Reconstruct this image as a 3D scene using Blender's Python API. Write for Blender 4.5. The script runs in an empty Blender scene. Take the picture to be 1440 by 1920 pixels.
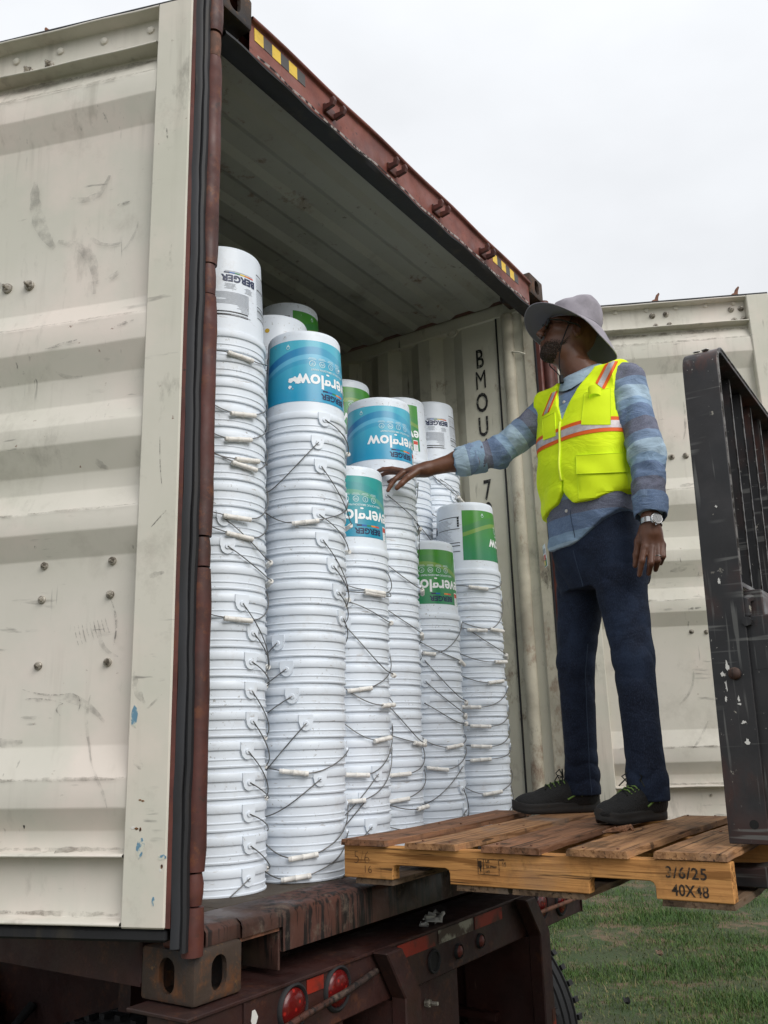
import bpy, bmesh, math, random
import numpy as np
from mathutils import Vector, Matrix
from mathutils.bvhtree import BVHTree
random.seed(7); rng = np.random.default_rng(7)
sc = bpy.context.scene
COL = sc.collection
PI = math.pi
R = math.radians

# ------------------------------------------------------------------ camera
# frame of the scene: x along the container's rear, y into the container, z up from the
# underside of its rear corner casting; the ground lies at z = GZ
GZ = -1.2
CAM_F, CAM_P = 1659.8, Vector((-1.5974, -1.6046, 0.5781))
YAW, PITCH, ROLL = 0.98952, 0.251792, -0.0292941
_f = Vector((math.sin(YAW)*math.cos(PITCH), math.cos(YAW)*math.cos(PITCH), math.sin(PITCH)))
_r = Vector((math.cos(YAW), -math.sin(YAW), 0)); _u = _r.cross(_f)
_c, _s = math.cos(ROLL), math.sin(ROLL)
CR, CU = _c*_r + _s*_u, -_s*_r + _c*_u
cam = bpy.data.cameras.new('camera'); camo = bpy.data.objects.new('camera', cam); COL.objects.link(camo)
cam.sensor_fit = 'VERTICAL'; cam.sensor_height = 24; cam.lens = CAM_F/1920*24
cam.clip_start = 0.05; cam.clip_end = 2000
mw = Matrix((CR, CU, -_f)).transposed().to_4x4(); mw.translation = CAM_P
camo.matrix_world = mw
sc.camera = camo

# ------------------------------------------------------------------ sky, sun, exposure
SUN_EL, SUN_AZ = R(38), R(200)          # azimuth of the sun measured from +y towards +x
world = bpy.data.worlds.new('World'); sc.world = world; world.use_nodes = True
nt = world.node_tree; N = nt.nodes; L = nt.links
for n in list(N): N.remove(n)
out = N.new('ShaderNodeOutputWorld'); bg = N.new('ShaderNodeBackground'); bg.inputs[1].default_value = 0.1
sky = N.new('ShaderNodeTexSky'); sky.sky_type = 'NISHITA'; sky.sun_disc = False
sky.sun_elevation = SUN_EL; sky.sun_rotation = SUN_AZ; sky.dust_density = 4; sky.air_density = 1.2
hs = N.new('ShaderNodeHueSaturation'); hs.inputs['Saturation'].default_value = 0.3
tc = N.new('ShaderNodeTexCoord'); sep = N.new('ShaderNodeSeparateXYZ')
mx = N.new('ShaderNodeMath'); mx.operation = 'MAXIMUM'; mx.inputs[1].default_value = 0
ma = N.new('ShaderNodeMath'); ma.operation = 'MULTIPLY_ADD'; ma.inputs[1].default_value = 0.24; ma.inputs[2].default_value = 0.88
nz = N.new('ShaderNodeTexNoise'); nz.inputs['Scale'].default_value = 1.6; nz.inputs['Detail'].default_value = 5; nz.inputs['Roughness'].default_value = .55
mp = N.new('ShaderNodeMapping'); mp.inputs['Scale'].default_value = (1, 1, 2.2)
na = N.new('ShaderNodeMath'); na.operation = 'MULTIPLY_ADD'; na.inputs[1].default_value = 0.5; na.inputs[2].default_value = 0.765
mm = N.new('ShaderNodeMath'); mm.operation = 'MULTIPLY'
cl = N.new('ShaderNodeMix'); cl.data_type = 'RGBA'; cl.blend_type = 'MULTIPLY'; cl.inputs[0].default_value = 1
cl.inputs[6].default_value = (8.0, 8.2, 8.5, 1)
mix = N.new('ShaderNodeMix'); mix.data_type = 'RGBA'; mix.inputs[0].default_value = 0.88
L.new(tc.outputs['Generated'], sep.inputs[0]); L.new(sep.outputs[2], mx.inputs[0]); L.new(mx.outputs[0], ma.inputs[0])
L.new(tc.outputs['Generated'], mp.inputs[0]); L.new(mp.outputs[0], nz.inputs[0]); L.new(nz.outputs[0], na.inputs[0])
L.new(ma.outputs[0], mm.inputs[0]); L.new(na.outputs[0], mm.inputs[1]); L.new(mm.outputs[0], cl.inputs[7])
L.new(sky.outputs[0], hs.inputs['Color']); L.new(hs.outputs[0], mix.inputs[6]); L.new(cl.outputs[2], mix.inputs[7])
L.new(mix.outputs[2], bg.inputs[0]); L.new(bg.outputs[0], out.inputs[0])
sun = bpy.data.lights.new('sun', 'SUN'); sun.energy = 1.6; sun.angle = R(42); sun.color = (1, .97, .93)
suno = bpy.data.objects.new('sun', sun); COL.objects.link(suno)
_sd = Vector((math.sin(SUN_AZ)*math.cos(SUN_EL), math.cos(SUN_AZ)*math.cos(SUN_EL), math.sin(SUN_EL)))
suno.rotation_euler = _sd.to_track_quat('Z', 'Y').to_euler(); suno.location = (0, 0, 30)
vs = sc.view_settings; vs.view_transform = 'Standard'; vs.look = 'None'; vs.exposure = 0.3; vs.gamma = 1; vs.use_curve_mapping = False
sc.render.engine = 'CYCLES'; sc.cycles.use_denoising = True
sc.cycles.max_bounces = 8; sc.cycles.diffuse_bounces = 5; sc.cycles.glossy_bounces = 3
sc.cycles.sample_clamp_indirect = 6

# ------------------------------------------------------------------ materials
def srgb(r, g, b):
    f = lambda c: (c/255/12.92 if c/255 <= .04045 else ((c/255+.055)/1.055)**2.4)
    return (f(r), f(g), f(b))
class Mat:
    """principled material built up from noise layers"""
    def __init__(s, name, base, rough=.6, metal=0, spec=.4, coord='Object'):
        s.m = bpy.data.materials.new(name); s.m.use_nodes = True
        s.nt = s.m.node_tree; s.N = s.nt.nodes; s.L = s.nt.links
        s.b = s.N['Principled BSDF']
        s.b.inputs['Base Color'].default_value = (*base, 1); s.b.inputs['Roughness'].default_value = rough
        s.b.inputs['Metallic'].default_value = metal; s.b.inputs['Specular IOR Level'].default_value = spec
        s.tc = s.N.new('ShaderNodeTexCoord'); s.co = s.tc.outputs[coord]
        s.col = None; s.base = base; s.ro = None; s.rough = rough; s.h = None
    def vec(s, scale, rot=(0, 0, 0), loc=(0, 0, 0)):
        m = s.N.new('ShaderNodeMapping'); m.inputs['Scale'].default_value = scale
        m.inputs['Rotation'].default_value = rot; m.inputs['Location'].default_value = loc
        s.L.new(s.co, m.inputs[0]); return m.outputs[0]
    def noise(s, scale=5, detail=4, rough=.6, stretch=(1, 1, 1), dist=0, rot=(0, 0, 0), loc=(0, 0, 0), kind='noise', warp=0):
        v = s.vec(stretch, rot, loc)
        if kind == 'noise':
            n = s.N.new('ShaderNodeTexNoise'); n.inputs['Detail'].default_value = detail
            n.inputs['Roughness'].default_value = rough; n.inputs['Distortion'].default_value = dist+warp
        else:
            n = s.N.new('ShaderNodeTexVoronoi')
        n.inputs['Scale'].default_value = scale
        s.L.new(v, n.inputs['Vector']); return n.outputs[0]
    def ramp(s, x, lo, hi, a=0., b=1.):
        r = s.N.new('ShaderNodeMapRange'); r.inputs[1].default_value = lo; r.inputs[2].default_value = hi
        r.inputs[3].default_value = a; r.inputs[4].default_value = b; s.L.new(x, r.inputs[0]); return r.outputs[0]
    def math(s, op, a, b=None, c=None):
        n = s.N.new('ShaderNodeMath'); n.operation = op
        for i, v in enumerate((a, b, c)):
            if v is None: continue
            if isinstance(v, (int, float)): n.inputs[i].default_value = v
            else: s.L.new(v, n.inputs[i])
        return n.outputs[0]
    def over(s, fac, color, mode='MIX'):
        n = s.N.new('ShaderNodeMix'); n.data_type = 'RGBA'; n.blend_type = mode
        if isinstance(fac, (int, float)): n.inputs[0].default_value = fac
        else: s.L.new(fac, n.inputs[0])
        if s.col is None: n.inputs[6].default_value = (*s.base, 1)
        else: s.L.new(s.col, n.inputs[6])
        if isinstance(color, tuple): n.inputs[7].default_value = (*color, 1)
        else: s.L.new(color, n.inputs[7])
        s.col = n.outputs[2]; s.L.new(s.col, s.b.inputs['Base Color']); return s
    def layer(s, color, lo, hi, amount=1., **k):
        f = s.ramp(s.noise(**k), lo, hi, 0, amount); return s.over(f, color)
    def layer2(s, color, k1, r1, k2, r2, amount=1.):
        a = s.ramp(s.noise(**k1), *r1); b = s.ramp(s.noise(**k2), *r2, 0, amount)
        return s.over(s.math('MULTIPLY', a, b), color)
    def roughness(s, lo, hi, a, b, **k):
        s.L.new(s.ramp(s.noise(**k), lo, hi, a, b), s.b.inputs['Roughness']); return s
    def bump(s, strength=.3, dist=.002, x=None, **k):
        h = s.noise(**k) if x is None else x
        n = s.N.new('ShaderNodeBump'); n.inputs['Strength'].default_value = strength; n.inputs['Distance'].default_value = dist
        s.L.new(h, n.inputs['Height'])
        if s.h is not None: s.L.new(s.h, n.inputs['Normal'])
        s.h = n.outputs[0]; s.L.new(s.h, s.b.inputs['Normal']); return s
    def rand(s, amt=.1):
        oi = s.N.new('ShaderNodeObjectInfo')
        v = s.math('MULTIPLY_ADD', oi.outputs['Random'], amt, 1-amt/2)
        h = s.N.new('ShaderNodeHueSaturation'); s.L.new(v, h.inputs['Value'])
        if s.col is None: h.inputs['Color'].default_value = (*s.base, 1)
        else: s.L.new(s.col, h.inputs['Color'])
        s.col = h.outputs[0]; s.L.new(s.col, s.b.inputs['Base Color']); return s
    def random_shift(s):
        """shift the texture space per object"""
        oi = s.N.new('ShaderNodeObjectInfo'); c = s.N.new('ShaderNodeCombineXYZ')
        for i in range(3): s.L.new(s.math('MULTIPLY', oi.outputs['Random'], 17.3+i*9.1), c.inputs[i])
        a = s.N.new('ShaderNodeVectorMath'); a.operation = 'ADD'; s.L.new(s.co, a.inputs[0]); s.L.new(c.outputs[0], a.inputs[1])
        s.co = a.outputs[0]; return s

RUST = (.075, .028, .014); RUST2 = (.16, .055, .02); DARK = (.012, .011, .010)
def m_door(name, base, dirt=.5):
    m = Mat(name, base, .55)
    m.layer((base[0]*.78, base[1]*.83, base[2]*.77), .40, .64, .5, scale=1.6, detail=5)
    m.layer((base[0]*1.2, base[1]*1.08, base[2]*1.1), .48, .66, .5, scale=2.6, detail=5, loc=(3, 1, 7))
    m.layer((.20, .175, .135), .56, .74, dirt*.62, scale=3.2, detail=9, rough=.72, loc=(1, 5, 2))
    m.layer((.12, .105, .085), .60, .72, dirt*.7, scale=7, detail=8, rough=.7, stretch=(1, 1, .35), loc=(8, 2, 3))
    # grime that gathers in vertical runs, short scuffs both ways
    m.layer2((.17, .145, .11), dict(scale=26, detail=3, stretch=(1, 1, .06)), (.55, .7), dict(scale=1.4, detail=4), (.45, .65), .3)
    m.layer2((.06, .058, .055), dict(scale=60, detail=3, stretch=(.12, .12, 1), rot=(0, .5, 0)), (.62, .70), dict(scale=4.5, detail=3, loc=(4, 4, 1)), (.57, .63), .6)
    m.layer2((.10, .09, .08), dict(scale=34, detail=4, stretch=(.16, .16, 1), rot=(.2, -.9, 0), dist=.3), (.62, .70), dict(scale=2.7, detail=3, loc=(6, 4, 3)), (.55, .62), .45)
    m.layer2((.055, .045, .035), dict(scale=16, detail=9, rough=.8), (.62, .66), dict(scale=3.1, detail=2, loc=(2, 4, 9)), (.60, .64), .8)
    m.layer2((.05, .045, .04), dict(scale=70, detail=2, stretch=(1, 1, .07), rot=(.3, .2, 0)), (.64, .72), dict(scale=3.4, detail=3, loc=(9, 0, 1)), (.57, .63), .6)
    m.layer2((.13, .045, .018), dict(scale=38, detail=5), (.69, .73), dict(scale=2.6, detail=3, loc=(2, 9, 4)), (.5, .6), .9)
    m.bump(.18, .004, scale=5, detail=4); m.bump(.12, .001, scale=90, detail=3)
    m.roughness(.3, .7, .42, .7, scale=6)
    return m.m
M = {}
M['door'] = m_door('cream_door_paint', srgb(204, 199, 189))
M['stile'] = m_door('cream_stile_paint', srgb(202, 198, 186), .75)
def m_interior(name, base):
    m = Mat(name, base, .6)
    m.layer((base[0]*.82, base[1]*.82, base[2]*.79), .42, .62, .7, scale=2.0, detail=5)
    m.layer2((.05, .045, .036), dict(scale=4, detail=8, rough=.7), (.54, .70), dict(scale=1.3, detail=3), (.48, .66), .6)
    m.layer2((.13, .06, .03), dict(scale=9, detail=8, rough=.72, stretch=(1, 1, .6)), (.56, .66), dict(scale=2.2, detail=3, loc=(5, 1, 0)), (.5, .6), .8)
    m.layer2((.05, .03, .02), dict(scale=30, detail=4, stretch=(1, 1, .12)), (.62, .7), dict(scale=2.4, detail=3, loc=(1, 8, 0)), (.48, .6), .7)
    m.bump(.2, .004, scale=5, detail=4); m.bump(.15, .001, scale=70, detail=3)
    return m.m
M['wall'] = m_interior('grey_green_interior_paint', srgb(202, 198, 182))
_m = Mat('rust_streaked_edge_paint', srgb(190, 184, 166), .65)
_m.layer((.30, .27, .21), .45, .65, .8, scale=4, detail=6).layer((.16, .075, .04), .53, .66, .85, scale=6, detail=8, rough=.72, stretch=(1, 1, .6)).layer((.05, .04, .03), .58, .68, .8, scale=9, detail=8, rough=.72, stretch=(1, 1, .5), loc=(3, 3, 3)).bump(.3, .003, scale=30, detail=5)
M['wall_worn'] = _m.m
M['roof'] = m_interior('grey_roof_paint', srgb(165, 165, 156))
def m_red(name, base, dark=.5, chip=.6):
    m = Mat(name, base, .55, 0)
    m.layer((base[0]*.5, base[1]*.5, base[2]*.55), .42, .62, .8, scale=5, detail=6)
    m.layer((.022, .015, .012), .5, .66, dark, scale=2.2, detail=8, rough=.7, loc=(2, 2, 2))
    m.layer2(RUST2, dict(scale=24, detail=8, rough=.75), (.52, .62), dict(scale=4, detail=3, loc=(7, 0, 0)), (.45, .58), chip)
    m.layer2((.03, .02, .016), dict(scale=60, detail=4), (.6, .68), dict(scale=5, detail=3, loc=(0, 5, 0)), (.45, .6), .8)
    m.layer2((.32, .20, .16), dict(scale=42, detail=3, stretch=(1, 1, .15)), (.68, .74), dict(scale=5, detail=2, loc=(0, 5, 5)), (.5, .6), .6)
    m.bump(.35, .003, scale=40, detail=6); m.bump(.2, .004, scale=8)
    m.roughness(.35, .65, .4, .75, scale=9)
    return m.m
M['red'] = m_red('rust_red_paint', (.135, .042, .032), .45)
M['header_red'] = m_red('faded_red_header_paint', (.225, .074, .055), .25, .45)
M['hinge_red'] = m_red('rusty_hinge_paint', (.098, .030, .023), .55, .8)
M['trailer'] = m_red('oxide_trailer_paint', (.040, .0135, .011), .75, .3)
def m_sill():
    m = Mat('grimy_sill_paint', (.050, .026, .020), .6)
    m.layer((.078, .030, .021), .45, .60, .8, scale=4, detail=6)
    m.layer((.012, .010, .009), .48, .64, .85, scale=3, detail=7, loc=(3, 0, 1))
    m.layer2((.005, .004, .004), dict(scale=55, detail=4, stretch=(1, 1, .07), dist=.5), (.50, .56), dict(scale=3, detail=3), (.40, .52), .95)
    m.layer2((.13, .10, .075), dict(scale=14, detail=8, rough=.75), (.54, .66), dict(scale=2.5, detail=2, loc=(1, 1, 1)), (.42, .6), .7)
    m.bump(.4, .004, scale=22, detail=7); m.roughness(.4, .6, .35, .8, scale=7)
    return m.m
M['sill'] = m_sill()
def m_casting():
    m = Mat('rusty_casting', (.048, .032, .023), .75)
    m.layer((.125, .048, .017), .50, .64, .85, scale=14, detail=8, rough=.72)
    m.layer((.035, .033, .035), .50, .60, .85, scale=6, detail=7, loc=(4, 0, 0))
    m.layer2((.20, .10, .034), dict(scale=60, detail=6), (.58, .68), dict(scale=6, detail=3), (.45, .6), .7)
    m.bump(.5, .003, scale=60, detail=8); m.bump(.3, .004, scale=12)
    return m.m
M['casting'] = m_casting()
M['dark'] = Mat('black_grime', (.008, .008, .008), .8).bump(.3, .003, scale=30).m
M['black_gasket'] = Mat('black_rubber_gasket', (.013, .013, .015), .6).layer((.045, .036, .024), .56, .66, .6, scale=9, detail=7, stretch=(1, 1, .2)).bump(.4, .003, scale=40, stretch=(1, 1, .3)).m
M['grey_gasket'] = Mat('grey_rubber_gasket', (.024, .025, .029), .55).layer((.014, .013, .013), .45, .62, .8, scale=7, detail=6, stretch=(1, 1, .3)).layer((.16, .12, .07), .64, .7, .6, scale=16, detail=5, stretch=(1, 1, .12)).bump(.25, .002, scale=30).m
M['bolt'] = Mat('dirty_bolt', (.38, .35, .30), .5, .3).layer((.06, .045, .03), .45, .6, .85, scale=60, detail=4).m
M['cam'] = Mat('rusty_cam', (.20, .085, .05), .7).layer((.06, .03, .02), .45, .6, .8, scale=25, detail=5).bump(.4, .002, scale=60).m
M['yellow'] = Mat('yellow_tape', srgb(226, 190, 70), .5).layer((.25, .16, .05), .5, .66, .5, scale=14, detail=6).m
M['tape_black'] = Mat('faded_black_tape', (.075, .072, .07), .6).layer((.13, .10, .09), .5, .62, .6, scale=14, detail=6).m
M['stencil'] = Mat('black_stencil_paint', (.016, .015, .015), .7).layer((.17, .17, .145), .565, .6, .85, scale=38, detail=6).m
M['seal'] = Mat('flaking_white_sealant', (.40, .36, .34), .8).layer((.03, .02, .02), .46, .52, 1, scale=30, detail=4).m
def m_floor():
    m = Mat('dirty_container_floor', (.060, .045, .032), .75)
    m.layer((.115, .092, .068), .5, .64, .7, scale=7, detail=8, rough=.7).layer((.02, .016, .013), .5, .63, .85, scale=4, detail=7, loc=(3, 3, 0))
    m.bump(.5, .004, scale=30, detail=8); return m.m
M['floor'] = m_floor()
def m_pail():
    m = Mat('white_pail_plastic', (.72, .775, .845), .34, spec=.45).random_shift()
    m.layer((.52, .51, .50), .56, .70, .42, scale=11, detail=7, rough=.7)
    m.layer2((.22, .20, .17), dict(scale=90, detail=4, rough=.7), (.60, .68), dict(scale=9, detail=3, loc=(2, 4, 0)), (.50, .60), .7)
    m.layer2((.33, .29, .25), dict(scale=60, detail=3, stretch=(.3, .3, 1.2), rot=(.6, .3, 0)), (.63, .70), dict(scale=7, detail=2, loc=(5, 4, 0)), (.50, .6), .6)
    m.rand(.05).bump(.05, .002, scale=14, detail=3); m.roughness(.35, .7, .28, .5, scale=8)
    m.b.inputs['Subsurface Weight'].default_value = 0
    return m.m
M['pail'] = m_pail()
M['wire'] = Mat('steel_bail_wire', (.15, .148, .145), .42, .6).random_shift().layer((.22, .21, .20), .5, .62, .7, scale=30, detail=2).m
M['grip'] = Mat('white_grip', (.78, .76, .72), .4).random_shift().layer((.45, .40, .34), .58, .72, .6, scale=40, detail=5).m
def m_label(name, c0, c1, deep, lite):
    m = Mat(name, c0, .28, spec=.5, coord='UV')
    sp = m.N.new('ShaderNodeSeparateXYZ'); m.L.new(m.co, sp.inputs[0]); u, v = sp.outputs[0], sp.outputs[1]
    m.over(m.ramp(v, .1, .8), c1)
    w = m.math('MULTIPLY_ADD', m.math('SINE', m.math('MULTIPLY_ADD', u, 4.6, -.85)), .13, .60)
    def band(lo, hi, soft=.004):
        a = m.ramp(m.math('SUBTRACT', v, w), lo-soft, lo+soft); b = m.ramp(m.math('SUBTRACT', v, w), hi-soft, hi+soft, 1, 0)
        return m.math('MULTIPLY', a, b)
    m.over(m.math('MULTIPLY', band(.045, .17), m.ramp(u, .75, .0, .25, .85)), deep)
    m.over(m.math('MULTIPLY', band(-.035, .045), .5), lite)
    m.over(m.math('MULTIPLY', band(-.11, -.035), .25), deep)
    m.co = m.tc.outputs['Object']; m.random_shift()
    m.layer((.62, .66, .68), .70, .73, .85, scale=17, detail=7, rough=.7)
    m.layer2((.08, .08, .08), dict(scale=60, detail=4), (.66, .72), dict(scale=8, detail=2), (.54, .62), .6)
    return m.m
M['label_blue'] = m_label('teal_paint_label', srgb(42, 150, 190), srgb(78, 176, 200), srgb(26, 98, 170), srgb(120, 185, 222))
M['label_teal'] = m_label('sea_green_paint_label', srgb(32, 140, 172), srgb(48, 152, 150), srgb(40, 125, 140), srgb(120, 165, 120))
M['label_green'] = m_label('green_paint_label', srgb(42, 130, 86), srgb(66, 142, 48), srgb(60, 125, 75), srgb(150, 165, 80))
M['label_white'] = Mat('white_print_panel', (.80, .83, .865), .3).m
for nm, c in dict(ink_white=(.86, .87, .88), ink_navy=(.012, .022, .075), ink_black=(.012, .012, .014), ink_grey=(.36, .38, .42), ink_red=(.60, .07, .045), ink_orange=(.75, .24, .03),
                  ink_yellow=(.72, .52, .05), ink_green=(.03, .22, .10), ink_blue=(.015, .11, .38), ink_gold=(.55, .36, .04), ink_cap=(.62, .76, .78)).items():
    M[nm] = Mat(nm, c, .4).m
def m_wood(name, a, b, grain_axis, dark=.5):
    m = Mat(name, a, .72, spec=.25).random_shift()
    st = [22, 22, 22]; st[grain_axis] = .9
    m.layer(b, .40, .58, 1, scale=1.5, detail=7, rough=.7, stretch=tuple(st), dist=.8)
    st2 = [60, 60, 60]; st2[grain_axis] = 2.0
    m.layer((a[0]*.36, a[1]*.30, a[2]*.24), .53, .61, .85, scale=1.5, detail=4, stretch=tuple(st2), dist=.3)
    m.layer((.055, .034, .02), .51, .63, dark, scale=5, detail=8, rough=.72)
    m.layer((.16, .15, .14), .56, .7, dark*.9, scale=3.3, detail=7, loc=(5, 2, 1))
    m.layer((.025, .018, .013), .62, .68, dark, scale=12, detail=6, loc=(1, 1, 5))
    m.layer((.02, .012, .008), .62, .66, .8, scale=1.5, detail=3, stretch=tuple(q*.7 for q in st2), dist=.2, loc=(3, 3, 3))
    m.bump(.8, .003, scale=1.5, detail=5, stretch=tuple(st2)); m.bump(.35, .004, scale=18, detail=5)
    return m.m
M['board'] = m_wood('weathered_deck_board', (.42, .225, .105), (.29, .15, .074), 0, .7)
M['board_end'] = m_wood('board_dark', (.30, .145, .075), (.19, .095, .055), 0, .8)
M['stringer'] = m_wood('pine_stringer', (.60, .30, .10), (.46, .215, .070), 1, .35)
M['bottom_board'] = m_wood('grey_bottom_board', (.20, .13, .08), (.13, .09, .06), 0, .9)
M['wood_ink'] = Mat('worn_black_wood_ink', (.028, .02, .015), .8).layer((.30, .16, .06), .52, .6, .8, scale=60, detail=5).m
M['wood_pencil'] = Mat('faded_brown_crayon', (.10, .05, .025), .8).layer((.33, .17, .06), .5, .6, .9, scale=40, detail=5).m
def m_fork(name, base):
    m = Mat(name, base, .42, .25, spec=.5)
    m.layer((base[0]*2.2, base[1]*2, base[2]*1.9), .45, .65, .6, scale=5, detail=6)
    m.layer2((.12, .028, .010), dict(scale=9, detail=8, rough=.7, stretch=(1, 1, .5)), (.42, .56), dict(scale=1.7, detail=3, loc=(.3, 0, 1.55)), (.46, .58), .55)
    m.layer2((.34, .32, .27), dict(scale=30, detail=6, rough=.65), (.655, .67), dict(scale=5, detail=2), (.47, .56), .9)
    m.layer2((.26, .25, .23), dict(scale=75, detail=3), (.68, .695), dict(scale=6, detail=2, loc=(3, 1, 1)), (.45, .55), .9)
    m.layer2((.13, .13, .125), dict(scale=46, detail=2, stretch=(.06, .06, 1), rot=(.6, 0, .3)), (.59, .65), dict(scale=4, detail=2, loc=(2, 0, 5)), (.46, .55), .8)
    m.layer2((.13, .13, .125), dict(scale=60, detail=2, stretch=(1, 1, .05), rot=(.15, 0, 0)), (.60, .66), dict(scale=4, detail=2, loc=(7, 0, 5)), (.46, .55), .7)
    m.bump(.2, .002, scale=50, detail=5); m.roughness(.3, .7, .3, .65, scale=9); return m.m
M['fork'] = m_fork('scratched_black_steel', (.020, .020, .022))
M['edge'] = Mat('worn_steel_edge', (.20, .19, .18), .4, .6).layer((.04, .035, .03), .45, .55, 1, scale=30, detail=5).m
M['rubber'] = Mat('tyre_rubber', (.014, .014, .015), .75).bump(.3, .004, scale=40).m
M['lens'] = Mat('red_lamp_lens', (.095, .005, .005), .25, spec=.45, coord='Object').layer((.34, .014, .009), .30, .12, .9, scale=52, kind='voronoi').bump(.5, .002, scale=52, kind='voronoi').m
M['lens_dull'] = Mat('dull_red_lens', (.12, .025, .02), .5).m
M['refl_red'] = Mat('red_reflective_tape', (.26, .020, .010), .4).layer((.05, .018, .014), .46, .58, .95, scale=9, detail=7, loc=(0, 1, 0)).m
M['refl_white'] = Mat('white_reflective_tape', (.30, .285, .23), .4).layer((.05, .025, .02), .45, .53, .97, scale=14, detail=7).m
M['scrap'] = Mat('crumpled_clear_wrap', (.38, .38, .36), .25).m
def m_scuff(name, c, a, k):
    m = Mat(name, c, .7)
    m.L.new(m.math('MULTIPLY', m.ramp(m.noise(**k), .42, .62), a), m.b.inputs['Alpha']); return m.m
M['scuff_soft'] = m_scuff('soft_grey_scuff', (.11, .105, .098), .30, dict(scale=22, detail=7, rough=.7))
M['scuff_hard'] = m_scuff('dark_scratch', (.04, .037, .035), .55, dict(scale=70, detail=5, rough=.7))
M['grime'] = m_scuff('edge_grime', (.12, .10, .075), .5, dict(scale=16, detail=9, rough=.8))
M['paint_chip'] = Mat('white_paint_chip', (.62, .61, .58), .6).m
M['bare_rust'] = Mat('rust_spot', (.24, .11, .035), .8).layer((.05, .022, .012), .45, .56, 1, scale=60, detail=4).layer((.62, .60, .54), .6, .66, 1, scale=45, detail=3, loc=(3, 3, 3)).m
M['blue_scuff'] = Mat('blue_scuff', (.12, .24, .33), .6).layer((.55, .54, .46), .48, .58, 1, scale=60, detail=4).m
# ------------------------------------------------------------------ mesh helpers
class MB:
    def __init__(s): s.v = []; s.f = []; s.mi = []; s.cur = 0
    def mat(s, i): s.cur = i; return s
    def add(s, v, f):
        o = len(s.v); s.v += [tuple(p) for p in v]; s.f += [tuple(o+i for i in q) for q in f]; s.mi += [s.cur]*len(f); return s
    def box(s, lo, hi, T=None):
        v = [Vector((x, y, z)) for x in (lo[0], hi[0]) for y in (lo[1], hi[1]) for z in (lo[2], hi[2])]
        if T is not None: v = [T(p) if callable(T) else T @ p for p in v]
        return s.add(v, [(0, 1, 3, 2), (4, 6, 7, 5), (0, 4, 5, 1), (2, 3, 7, 6), (0, 2, 6, 4), (1, 5, 7, 3)])
    def prism(s, poly, f0, f1):
        """poly: 2d points; f0/f1 map a 2d point to the two end faces"""
        n = len(poly); v = [f0(*p) for p in poly]+[f1(*p) for p in poly]
        f = [tuple(range(n))[::-1], tuple(range(n, 2*n))]+[(i, (i+1) % n, n+(i+1) % n, n+i) for i in range(n)]
        return s.add(v, f)
    def cyl(s, a, b, r, n=16, r2=None, cap=True):
        return s.tube([a, b], [r, r if r2 is None else r2], n, cap)
    def tube(s, pts, rad, n=8, cap=True):
        pts = [Vector(p) for p in pts]; m = len(pts)
        if isinstance(rad, (int, float)): rad = [rad]*m
        v = []; f = []; prev = None
        for i, p in enumerate(pts):
            t = (pts[min(i+1, m-1)]-pts[max(i-1, 0)])
            if t.length < 1e-9: t = Vector((0, 0, 1))
            t.normalize()
            if prev is None: a = t.orthogonal().normalized()
            else: a = (prev-t*prev.dot(t)); a = a.normalized() if a.length > 1e-6 else t.orthogonal().normalized()
            prev = a; b = t.cross(a)
            v += [p+(a*math.cos(2*PI*k/n)+b*math.sin(2*PI*k/n))*rad[i] for k in range(n)]
        for i in range(m-1):
            f += [(i*n+k, i*n+(k+1) % n, (i+1)*n+(k+1) % n, (i+1)*n+k) for k in range(n)]
        if cap: f += [tuple(range(n))[::-1], tuple(range((m-1)*n, m*n))]
        return s.add(v, f)
    def lathe(s, prof, n=48, c=(0, 0, 0), close=False):
        v = []; f = []; m = len(prof)
        for r, z in prof: v += [(c[0]+r*math.cos(2*PI*k/n), c[1]+r*math.sin(2*PI*k/n), c[2]+z) for k in range(n)]
        for i in range(m-1): f += [(i*n+k, i*n+(k+1) % n, (i+1)*n+(k+1) % n, (i+1)*n+k) for k in range(n)]
        if close: f.append(tuple(range((m-1)*n, m*n)))
        return s.add(v, f)
    def grid(s, P):
        """P: 2d list of points"""
        a, b = len(P), len(P[0]); v = [p for r_ in P for p in r_]
        return s.add(v, [(i*b+j, i*b+j+1, (i+1)*b+j+1, (i+1)*b+j) for i in range(a-1) for j in range(b-1)])
    def build(s, name, mats, parent=None, smooth=None, bevel=0, seg=1, recalc=True, weld=0, uv=None):
        me = bpy.data.meshes.new(name); me.from_pydata([tuple(p) for p in s.v], [], s.f)
        mats = mats if isinstance(mats, (list, tuple)) else [mats]
        for m in mats: me.materials.append(m)
        if len(mats) > 1: me.polygons.foreach_set('material_index', s.mi)
        if recalc or bevel or weld:
            bm = bmesh.new(); bm.from_mesh(me)
            if weld: bmesh.ops.remove_doubles(bm, verts=bm.verts, dist=weld)
            if recalc: bmesh.ops.recalc_face_normals(bm, faces=bm.faces)
            if bevel:
                ed = [e for e in bm.edges if len(e.link_faces) == 2 and e.calc_face_angle(0) > R(35)]
                bmesh.ops.bevel(bm, geom=ed, offset=bevel, segments=seg, profile=.5, affect='EDGES', clamp_overlap=True)
            bm.to_mesh(me); bm.free()
        o = bpy.data.objects.new(name, me); COL.objects.link(o)
        if smooth is not None: shade(me, smooth)
        if parent is not None: attach(o, parent)
        return o
def shade(me, ang):
    me.polygons.foreach_set('use_smooth', [True]*len(me.polygons))
    if ang < 3:
        bm = bmesh.new(); bm.from_mesh(me)
        for e in bm.edges:
            if len(e.link_faces) == 2 and e.calc_face_angle(0) > ang: e.smooth = False
        bm.to_mesh(me); bm.free()
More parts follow.
